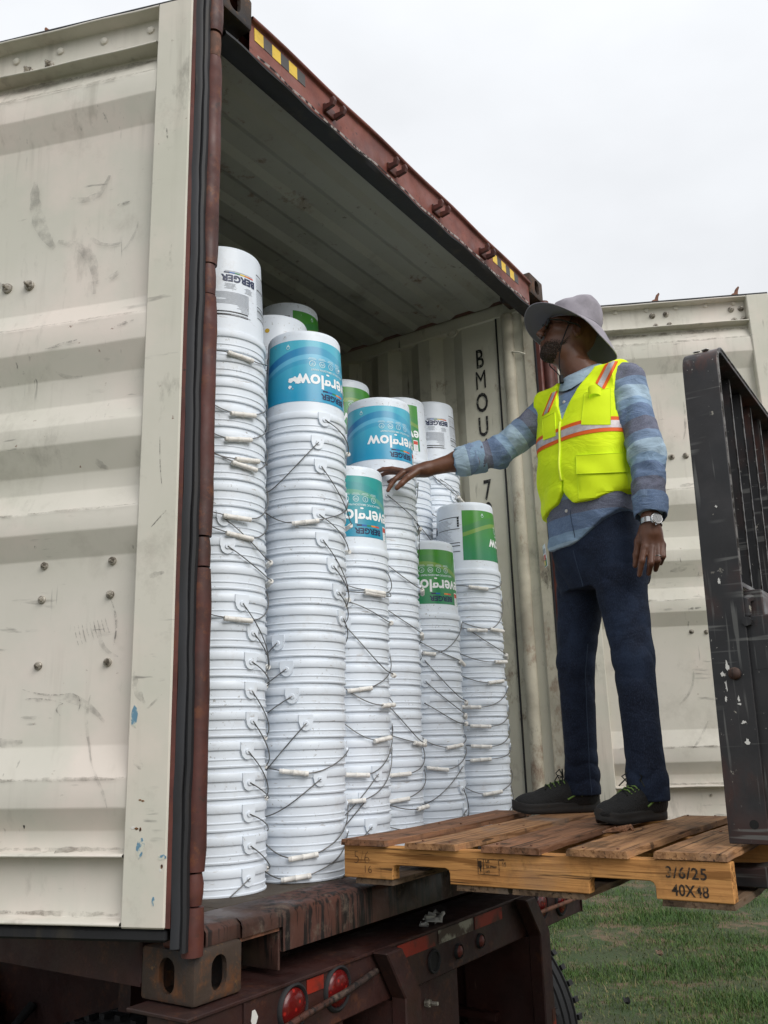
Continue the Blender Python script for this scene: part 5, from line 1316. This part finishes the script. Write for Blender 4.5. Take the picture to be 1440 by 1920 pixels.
# shoes
sole_m = Mat('black_shoe_sole', (.026, .025, .024), .6).layer((.06, .045, .03), .56, .7, .5, scale=40, detail=5).m
upper_m = Mat('black_mesh_shoe', (.0135, .0135, .0135), .75).layer((.030, .030, .030), .3, .12, .6, scale=230, kind='voronoi').bump(.8, .002, scale=230, kind='voronoi').m
lace_m = Mat('black_lace', (.012, .014, .010), .7).m; green_m = Mat('green_trim', (.16, .27, .06), .5).m
def shoe(heel, toe, lab=None):
    heel, toe = A3(*heel), A3(*toe); L_ = np.linalg.norm(toe-heel); f = (toe-heel)/L_; s = np.cross(Z3, f)
    W_ = lambda a, b, c: heel+f*a*L_+s*b+Z3*c
    prof = [(0.03, .026), (.12, .034), (.3, .034), (.45, .036), (.62, .046), (.75, .050), (.88, .044), (.97, .026)]
    def outl(t):
        return np.interp(t, [q[0] for q in prof], [q[1] for q in prof])
    def half(t, up):
        w = outl(t)
        return w
    mb = MB(); P = []
    n = 40
    for z, g in ((0.0, -.004), (.004, .0), (.012, .002), (.020, .0), (.026, .003), (.034, .001), (.036, -.006)):
        ring = []
        for k in range(n):
            a = 2*PI*k/n; t = .5-.5*math.cos(a); side = 1 if a < PI else -1
            w = outl(np.clip(t, .03, .97))+g
            e = max(0, 1-abs(2*t-1)**9)
            lift = .018*max(0, (t-.80)/.2)**2
            ring.append(mw_(W_(t, side*w*e**.5, z+lift+(.008*(1-t) if z > .01 else 0))))
        P.append(ring+[ring[0]])
    mb.grid(P); mb.add([p for p in P[0][:-1]], [tuple(range(n))]); mb.add([p for p in P[-1][:-1]], [tuple(range(n))])
    so_ = mb.build('shoe', sole_m, man, smooth=.8, weld=.0002)
    up = [ell(W_(.16, 0, .055), (f, s, Z3), (.052, .036, .050), .03), ell(W_(.42, 0, .050), (f, s, Z3), (.085, .039, .050), .03), ell(W_(.74, 0, .036), (f, s, Z3), (.080, .047, .040), .03),
          cone(W_(.20, 0, .06), W_(.20, 0, .105), .042, .044, .03), cone(W_(.34, 0, .085), W_(.62, 0, .055), .032, .030, .03)]
    def sp(p, d): return np.maximum(d, .030-p[:, 2])
    uo, _ = grow('shoe_upper', up, .004, upper_m, so_, post=sp)
    bv = BVHTree.FromObject(uo, bpy.context.evaluated_depsgraph_get())
    def on(a, b, lift=.002):
        o_ = Vector(mw_(W_(a, b, .25))); h_ = bv.ray_cast(o_, Vector((0, 0, -1)), .4)
        return (h_[0]+Vector((0, 0, lift))) if h_[0] is not None else Vector(mw_(W_(a, b, .06)))
    mb = MB(); mg = MB()
    for i in range(4):
        a = .42+i*.055
        mb.tube([on(a, -.027), on(a+.01, -.01, .005), on(a+.03, .012, .005), on(a+.05, .027)], .0026, 6)
        mg.tube([on(a+.02, -.028), on(a+.02, -.008, .004), on(a, .015, .005), on(a-.01, .029)], .0022, 6)
    k0 = on(.40, 0, .008)
    for q, (dx, dz) in enumerate(((-.035, .028), (.03, .03))):
        b = Vector(mw_(W_(.44, dx*1.2, 0)))-Vector(mw_(W_(.40, 0, 0)))
        mb.tube([k0, k0+b*.5+Vector((0, 0, dz)), k0+b*1.1+Vector((0, 0, dz*.5)), k0+b*.7+Vector((0, 0, -.004)), k0], .0024, 6)
        mb.tube([k0, k0+b*.8+Vector((0, 0, .006)), k0+b*1.4+Vector((0, 0, -.016))], .0022, 6)
    mb.build('shoe_lace', lace_m, so_, smooth=1); mg.build('shoe_lace', green_m, so_, smooth=1)
    def side(a, c, sgn):
        o_ = Vector(mw_(W_(a, sgn*.2, c))); d_ = Vector(mw_(W_(a, 0, c)))-o_; h_ = bv.ray_cast(o_, d_.normalized(), .4)
        return h_[0]+h_[1]*.001 if h_[0] is not None else o_
    for sg in (1, -1): MB().tube([side(.40, .048, sg), side(.35, .056, sg), side(.29, .066, sg), side(.25, .066, sg), side(.24, .058, sg)], .003, 6).build('trim', green_m, so_, smooth=1)
    return so_
shoe((.232, -.085, .004), (.012, -.302, .004)); shoe((.030, .252, .004), (-.288, .155, .004))

# vest
def vest_post(p, d):
    q = p-TC; u = q@LT; w = q@FT; z = p[:, 2]
    d = d+wob(p, (.0030, (30, 20, 12), 1.6), (.0022, (-18, 36, 22), 1.3))+.004*np.sin(z*46+p@A3(22, 14, 0)+1.4*np.sin(p@A3(16, -20, 8)))*np.clip(1-np.abs(z-1.13)/.10, 0, 1)
    hem = 1.098-.020*np.clip(1-((u-.075)/.11)**2, 0, 1)-.030*np.clip((-u-.02)/.10, 0, 1)*(w > -.03)+.012*np.clip((u-.12)/.06, 0, 1)-z
    neck = np.abs(u-.004)-np.interp(z, [1.405, 1.44, 1.60, 1.64], [.0, .012, .088, .092])
    neck = np.where(w > -.025, np.maximum(neck, 1.405-z), np.linalg.norm(np.stack([u/.095, np.minimum(w+.02, 0)/.075], 1), axis=1)*.08-.08+np.where(z < 1.56, .2, 0))
    neck = np.minimum(neck, np.linalg.norm(np.stack([u, w+.014], 1), axis=1)-.078)
    neck = np.where(z < 1.40, 1., neck)
    armh = np.linalg.norm(np.stack([(z-1.435)/.142, (w+.016)/.088], 1), axis=1)*.1-.1
    armh = np.maximum(armh, .160-np.abs(u))
    side = np.abs(u)-(.192+.9*np.clip((1.40-z)/.10, 0, 1))
    cut = np.maximum.reduce([d, hem, -neck, -armh, side])
    split = np.maximum(np.abs(u-.004+(1.16-z)*.12)-.004-.05*np.clip((1.135-z)/.06, 0, 1)**1.5, z-1.17)
    return np.maximum(cut, -np.where(w > .03, split, 1.))
vest_m = Mat('lime_hi_vis_fabric', (.80, .98, .018), .7, spec=.2)
vest_m.layer((.68, .90, .014), .42, .65, .7, scale=5, detail=4).bump(.8, .009, scale=8, detail=3, warp=1.4, stretch=(1, 1, 1.6)).bump(.12, .0008, scale=500, detail=1)
vest_m.b.inputs['Emission Color'].default_value = (0, 0, 0, 1)
vo, vv = grow('vest', [trunk(.031, .99, 1.605, .02), cone(LSH-LT*.004, LSH-LT*.14, .088, .078, .03), cone(RSH+LT*.004, RSH+LT*.14, .088, .078, .03)], .0042, vest_m.m, man, post=vest_post)
bpy.context.view_layer.update()
bv_v = BVHTree.FromObject(vo, bpy.context.evaluated_depsgraph_get()); bv_s = BVHTree.FromObject(so, bpy.context.evaluated_depsgraph_get())
def on_trunk(u, z, bvh, lift, ang=None):
    """point on a garment in front of (u, z); u is measured along his left"""
    a = math.asin(max(-1, min(1, u/.19))) if ang is None else ang
    out = LT*math.sin(a)+FT*math.cos(a)
    o_ = Vector(mw_(tr_(0, .005, z)+out*.5)); h_ = bvh.ray_cast(o_, Vector(mw_(tr_(0, .005, z)))-o_, .6)
    if h_[0] is None: return None
    n_ = Vector((MX*out[0]+MY*out[1]).tolist())
    return h_[0]+n_*lift
def patch(name, edge, mat, lift, parent, nu=10, nv=6, bvh=None, thick=.002):
    """edge: four (angle, z) corners, laid on the vest and given thickness"""
    bvh = bvh or bv_v; rows = []
    (a, b, c, d) = [A3(*e) for e in edge]
    for j in range(nv+1):
        t = j/nv; r_ = []
        for i in range(nu+1):
            s = i/nu; q = (a*(1-s)+b*s)*(1-t)+(d*(1-s)+c*s)*t
            p = on_trunk(0, q[1], bvh, lift, q[0])
            if p is None: p = r_[-1] if r_ else (rows[-1][i] if rows else Vector(mw_(tr_(0, .14, q[1]))))
            r_.append(p)
        rows.append(r_)
    mb = MB(); mb.grid(rows)
    # turned down rim so that the patch has an edge
    ctr = Vector(mw_(tr_(0, 0, sum(e[1] for e in edge)/4)))
    rim = rows[0]+[r_[-1] for r_ in rows[1:]]+rows[-1][-2::-1]+[r_[0] for r_ in rows[-2:0:-1]]
    inn = [p+(Vector((ctr.x, ctr.y, p.z))-p).normalized()*(lift+.002) for p in rim]; n = len(rim)
    mb.add(rim+inn, [(i, (i+1) % n, n+(i+1) % n, n+i) for i in range(n)])
    o = mb.build(name, mat, parent, smooth=.9, weld=.00005)
    if name.startswith('pocket'):
        loop = [p+(p-Vector((ctr.x, ctr.y, p.z))).normalized()*.0004 for p in rim]
        MB().tube(loop+loop[:1], .0012, 5).build('pocket_seam', seam_v, o, smooth=1)
    return o
seam_v = Mat('lime_seam', (.60, .78, .016), .8).m
orange = Mat('orange_trim', (.83, .13, .012), .6).m
silver = Mat('silver_reflective_tape', (.52, .47, .49), .38, .15).layer((.66, .62, .60), .45, .6, .7, scale=50, detail=3).layer((.40, .36, .36), .62, .7, .5, scale=16, detail=2, loc=(2, 0, 0)).bump(.2, .001, scale=200, kind='voronoi').m
pock = Mat('lime_pocket_fabric', (.76, .95, .018), .7, spec=.2).bump(.25, .004, scale=24, detail=4).m
hemm = Mat('lime_binding', (.85, .98, .08), .6).m
# waist band, right and left of the zip
for a0, a1 in ((-1.50, -.018), (.060, 1.62)):
    for z0, z1, m, l in ((1.362, 1.376, orange, .0022), (1.334, 1.362, silver, .0028), (1.320, 1.334, orange, .0022)):
        patch('reflective_stripe', ((a0, z0), (a1, z0), (a1, z1), (a0, z1)), m, l, vo, nu=26, nv=2)
# shoulder stripes and pockets, traced over the front of the vest
def seen(x, y): return (CR*((x-720)/CAM_F)-CU*((y-960)/CAM_F)+_f).normalized()
def patch_q(name, poly, mat, lift, parent, nu=8, nv=8):
    (a, b, c, d) = [A3(*e) for e in poly]; rows = []
    for j in range(nv+1):
        t = j/nv; r_ = []
        for i in range(nu+1):
            s_ = i/nu; q = (a*(1-s_)+b*s_)*(1-t)+(d*(1-s_)+c*s_)*t
            h_ = bv_v.ray_cast(CAM_P, seen(*q), 8)
            r_.append(None if h_[0] is None else (h_[0], h_[1] if h_[1].dot(seen(*q)) < 0 else -h_[1]))
        rows.append(r_)
    ok = [x for r_ in rows for x in r_ if x]
    if not ok: return None
    med = sum((x[0]-CAM_P).length for x in ok)/len(ok); n_ = sum((x[1] for x in ok), Vector()).normalized()
    G = [[(x[0] if x and abs((x[0]-CAM_P).length-med) < .09 else None) for x in r_] for r_ in rows]
    for _ in range(12):
        for j in range(nv+1):
            for i in range(nu+1):
                if G[j][i] is None:
                    nb = [G[y][x] for y, x in ((j-1, i), (j+1, i), (j, i-1), (j, i+1)) if 0 <= y <= nv and 0 <= x <= nu and G[y][x] is not None]
                    if nb: G[j][i] = sum(nb, Vector())/len(nb)
    top = [[p+n_*lift for p in r_] for r_ in G]; low = [[p-n_*.002 for p in r_] for r_ in G]
    ring = lambda g: g[0]+[r_[-1] for r_ in g[1:]]+g[-1][-2::-1]+[r_[0] for r_ in g[-2:0:-1]]
    rt_, rl = ring(top), ring(low); n = len(rt_); mb = MB(); mb.grid(top)
    mb.add(rt_+rl, [(i, (i+1) % n, n+(i+1) % n, n+i) for i in range(n)])
    o = mb.build(name, mat, parent, smooth=.9, weld=.00005)
    if name.startswith('pocket'): MB().tube(rt_+rt_[:1], .0011, 5).build('pocket_seam', seam_v, o, smooth=1)
    return o
def lerp2(p, q, t): return (p[0]+(q[0]-p[0])*t, p[1]+(q[1]-p[1])*t)
for TLp, TRp, BRp, BLp in (((1139, 676), (1159, 678), (1133, 731), (1117, 718)), ((1034, 738), (1046, 733), (1030, 772), (1017, 780))):
    for t0, t1, m, l in ((0, .26, orange, .0022), (.26, .74, silver, .0028), (.74, 1, orange, .0022)):
        patch_q('reflective_stripe', (lerp2(TLp, TRp, t0), lerp2(TLp, TRp, t1), lerp2(BLp, BRp, t1), lerp2(BLp, BRp, t0)), m, l, vo, nu=3, nv=10)
patch_q('pocket', ((1096, 738), (1145, 728), (1145, 797), (1090, 797)), pock, .0035, vo)
patch_q('pocket', ((1018, 786), (1041, 774), (1043, 818), (1020, 826)), pock, .0035, vo)
patch_q('pocket', ((1082, 862), (1174, 858), (1180, 938), (1085, 946)), pock, .0028, vo, nu=12)
patch_q('pocket_flap', ((1080, 855), (1172, 850), (1177, 886), (1081, 890)), pock, .0075, vo, nu=12)
# radio loop on the breast pocket
mb = MB(); P = []
_h = [bv_v.ray_cast(CAM_P, seen(*q), 8) for q in ((1106, 748), (1128, 742))]
b0, b1 = [x[0] if x[0] is not None else on_trunk(0, 1.47, bv_v, .006, .7) for x in _h]
od = Vector((MX*FT[0]+MY*FT[1]).tolist()); up = Vector((0, 0, 1))
for t in np.linspace(0, PI, 13):
    c = b0*(.5+.5*math.cos(t))+b1*(.5-.5*math.cos(t)); q = c+od*(.020*math.sin(t))+up*(.012*math.sin(t))
    P.append([q-up*.002, q+up*.030])
mb.grid(P).build('radio_loop', pock, vo, smooth=1)
# zip and bindings
zp = [on_trunk(0, z, bv_v, .003, .02+(1.16-z)*.02) for z in np.linspace(1.40, 1.165, 26)]; zp = [p for p in zp if p is not None]
MB().tube(zp, .0042, 8).build('zip', hemm, vo, smooth=1)
# shirt buttons
btn = Mat('pale_button', (.62, .60, .56), .35).m
for z, a in ((1.552, .04), (1.484, .03), (1.062, -.03)):
    p = on_trunk(0, z, bv_s, .001, a)
    if p is not None: MB().tube([p-od*.001, p+od*.002, p+od*.003], [.0062, .0060, .004], 14).build('button', btn, so, smooth=.8)
pl = [on_trunk(0, z, bv_s, .0007, .11) for z in np.linspace(1.06, .96, 12)]; pl = [p for p in pl if p is not None]
if len(pl) > 2: MB().tube(pl, .0012, 5).build('placket_seam', seam, so, smooth=1)

# hat
hat_m = Mat('grey_hat_cloth', srgb(152, 147, 155), .8, spec=.2)
hat_m.layer(srgb(128, 124, 131), .44, .62, .8, scale=10, detail=4).bump(.25, .001, scale=420, detail=1).bump(.5, .006, scale=17, detail=4)
hat_u = Mat('grey_hat_lining', srgb(108, 105, 110), .85, spec=.15).bump(.3, .0012, scale=300, detail=1).m
HT = HC+HU*.058-HF*.010
def hat_p(a, r, h): return HT+HF*math.cos(a)*r*1.0+HL*math.sin(a)*r*.90+HU*h
mb = MB(); P = []; n = 64
for r, h in ((.1085, -.012), (.1090, .0), (.1085, .020), (.1075, .042), (.1045, .064), (.098, .082), (.086, .094), (.064, .101), (.034, .1035), (.002, .104)):
    row = []
    for k in range(n+1):
        a = 2*PI*k/n
        dent = (.0040*math.sin(a*5+h*60)+.0035*math.sin(a*3-h*45+1)+.0016*math.sin(a*11+h*130))*min(1, h/.03) if h > 0 else 0
        sl = -.016*math.cos(a)*max(0, h/.11) - .008*math.sin(a*2+.6)*max(0, h/.11)
        row.append(mw_(hat_p(a, r+dent, h*1.0+sl)))
    P.append(row)
mb.grid(P); ho = mb.build('hat', hat_m.m, man, smooth=2.6, weld=.0002)
def brim_h(a, t):
    f = math.cos(a); l = math.sin(a)
    droop = .004-.030*(1-f)*.5-.030*abs(l)**1.6-.050*max(-f, 0)**1.2+.012*math.sin(2*a+.4)*l
    if l > 0: droop += .018*max(0, math.sin(a*1.0))*max(0, f+.35)          # the near side flips up a little
    return droop*t**1.35*1.35+.004*math.sin(a*4+1)*t
def brim_r(a): return .082+.006*math.cos(a)+.004*math.sin(3*a)
for nm, dz, m in (('hat_brim', .0012, hat_m.m), ('brim_lining', -.0012, hat_u)):
    mb = MB(); P = []
    for t in np.linspace(0, 1, 13):
        P.append([mw_(hat_p(a, .107+brim_r(a)*t, -.006+brim_h(a, t)+dz+(.0006*math.sin(t*60) if t < .97 else 0))) for a in np.linspace(0, 2*PI, n+1)])
    mb.grid(P).build(nm, m, ho, smooth=2.6, weld=.0002)
MB().tube([mw_(hat_p(a, .107+brim_r(a)+.0005, -.006+brim_h(a, 1))) for a in np.linspace(0, 2*PI, n+1)], .0019, 6).build('brim_edge', hat_m.m, ho, smooth=1)
MB().tube([mw_(hat_p(a, .1095, -.006)) for a in np.linspace(0, 2*PI, n+1)], .0022, 6).build('hat_seam', hat_u, ho, smooth=1)
cord_m = Mat('black_chin_cord', (.008, .008, .009), .7).m
c0 = hd(.02, .083, .046)
pth = [c0, hd(.030, .080, .0), hd(.038, .072, -.06), hd(.034, .052, -.112), hd(.022, .040, -.150), hd(.006, .034, -.190)]
MB().tube([mw_(p) for p in lerp_pts(pth, 22)], .0023, 6).build('chin_cord', cord_m, ho, smooth=1)
pth = [hd(.03, -.083, .046), hd(.045, -.070, -.06), hd(.045, -.030, -.120), hd(.020, .010, -.160), hd(.006, .034, -.190)]
MB().tube([mw_(p) for p in lerp_pts(pth, 22)], .0023, 6).build('chin_cord', cord_m, ho, smooth=1)
MB().tube([mw_(hd(.010, .035, -.180)), mw_(hd(.002, .036, -.210))], [.008, .009], 10).build('cord_toggle', cord_m, ho, smooth=.8)

# watch, ring, badge
steel = Mat('watch_steel', (.55, .55, .55), .22, .9).m; face_m = Mat('grey_watch_face', (.12, .125, .13), .15).m
wc = LWR+A3(-.002, -.002, -.022); ax = nrm(LEL-LWR); fx = nrm(A3(.42, -.90, .02)); fx = nrm(fx-ax*(fx@ax)); sx_ = np.cross(ax, fx)
wat = thing('watch', '', '', tuple(mw_(wc))) if False else None
mb = MB(); P = []
for k in range(29):
    a = 2*PI*k/28; o_ = fx*math.cos(a)*.0315+sx_*math.sin(a)*.0345
    j = .0012 if k % 2 else 0
    P.append([mw_(wc+o_*(1+j*20)-ax*.0095), mw_(wc+o_*(1.06+j*10)-ax*.0095), mw_(wc+o_*(1.06+j*10)+ax*.0095), mw_(wc+o_*(1+j*20)+ax*.0095)])
mb.grid(P); wo = mb.build('watch', steel, man)
c = wc+fx*.0345
MB().tube([mw_(c-fx*.004), mw_(c+fx*.004), mw_(c+fx*.0062)], [.0205, .0210, .0185], 28).build('watch_case', steel, wo, smooth=.6)
MB().tube([mw_(c+fx*.0058), mw_(c+fx*.0068)], [.0180, .0178], 28).build('watch_face', face_m, wo, smooth=.6)
mb = MB()
for dx, dz, L_ in ((.35, -.9, .013), (-.5, .75, .009)):
    d = nrm(sx_*dx+ax*dz); mb.tube([mw_(c+fx*.0074), mw_(c+fx*.0074+d*L_)], .0007, 5)
for k in range(12):
    d = sx_*math.cos(k*PI/6)+ax*math.sin(k*PI/6); mb.tube([mw_(c+fx*.0071+d*.0140), mw_(c+fx*.0071+d*.0160)], .0005, 4)
mb.build('watch_hand', Mat('pale_watch_hand', (.7, .7, .68), .3).m, wo)
MB().tube([mw_(c-ax*.020-sx_*.002), mw_(c-ax*.0245-sx_*.002)], .0028, 8).build('crown', steel, wo, smooth=.7)
rc = A3(.2785, -.264, .843); rax = nrm(A3(.277, -.270, .830)-A3(.283, -.250, .880)); ra = nrm(np.cross(rax, A3(1, 0, 0))); rb = np.cross(rax, ra)
MB().tube([mw_(rc+(ra*math.cos(t)+rb*math.sin(t))*.0118) for t in np.linspace(0, 2*PI, 19)], .0017, 6).build('ring', steel, man, smooth=1)
bd = tr_(-.135, .060, .935)
bu, bw_ = nrm(LT*.75+FT*.55), nrm(Z3*.98-LT*.08)
def badge(w0, w1, h0, h1, d, m, nm, par):
    nn_ = nrm(np.cross(bu, bw_)); nn_ = nn_ if nn_@A3(-.4, -.9, 0) > 0 else -nn_
    v = [mw_(bd+bu*a+bw_*b+nn_*dd) for dd in (d-.0012, d) for a, b in ((w0, h0), (w1, h0), (w1, h1), (w0, h1))]
    return MB().add(v, [(3, 2, 1, 0), (4, 5, 6, 7)]+[(i, (i+1) % 4, 4+(i+1) % 4, 4+i) for i in range(4)]).build(nm, m, par)
bo = badge(-.024, .024, -.042, .042, .058, M['label_white'], 'badge', man)
badge(-.020, .020, -.040, -.012, .0592, M['ink_green'], 'badge_print', bo); badge(-.016, .004, -.036, -.020, .0598, M['ink_yellow'], 'badge_print', bo); badge(-.010, .014, -.018, .002, .0604, M['ink_red'], 'badge_print', bo); badge(-.018, .016, .010, .026, .0592, M['ink_grey'], 'badge_print', bo)
MB().tube([mw_(bd+bw_*.042+A3(-.02, -.05, 0)), mw_(bd+bw_*.10+A3(.0, -.03, 0))], .003, 6).build('badge_strap', M['ink_grey'], man, smooth=1)
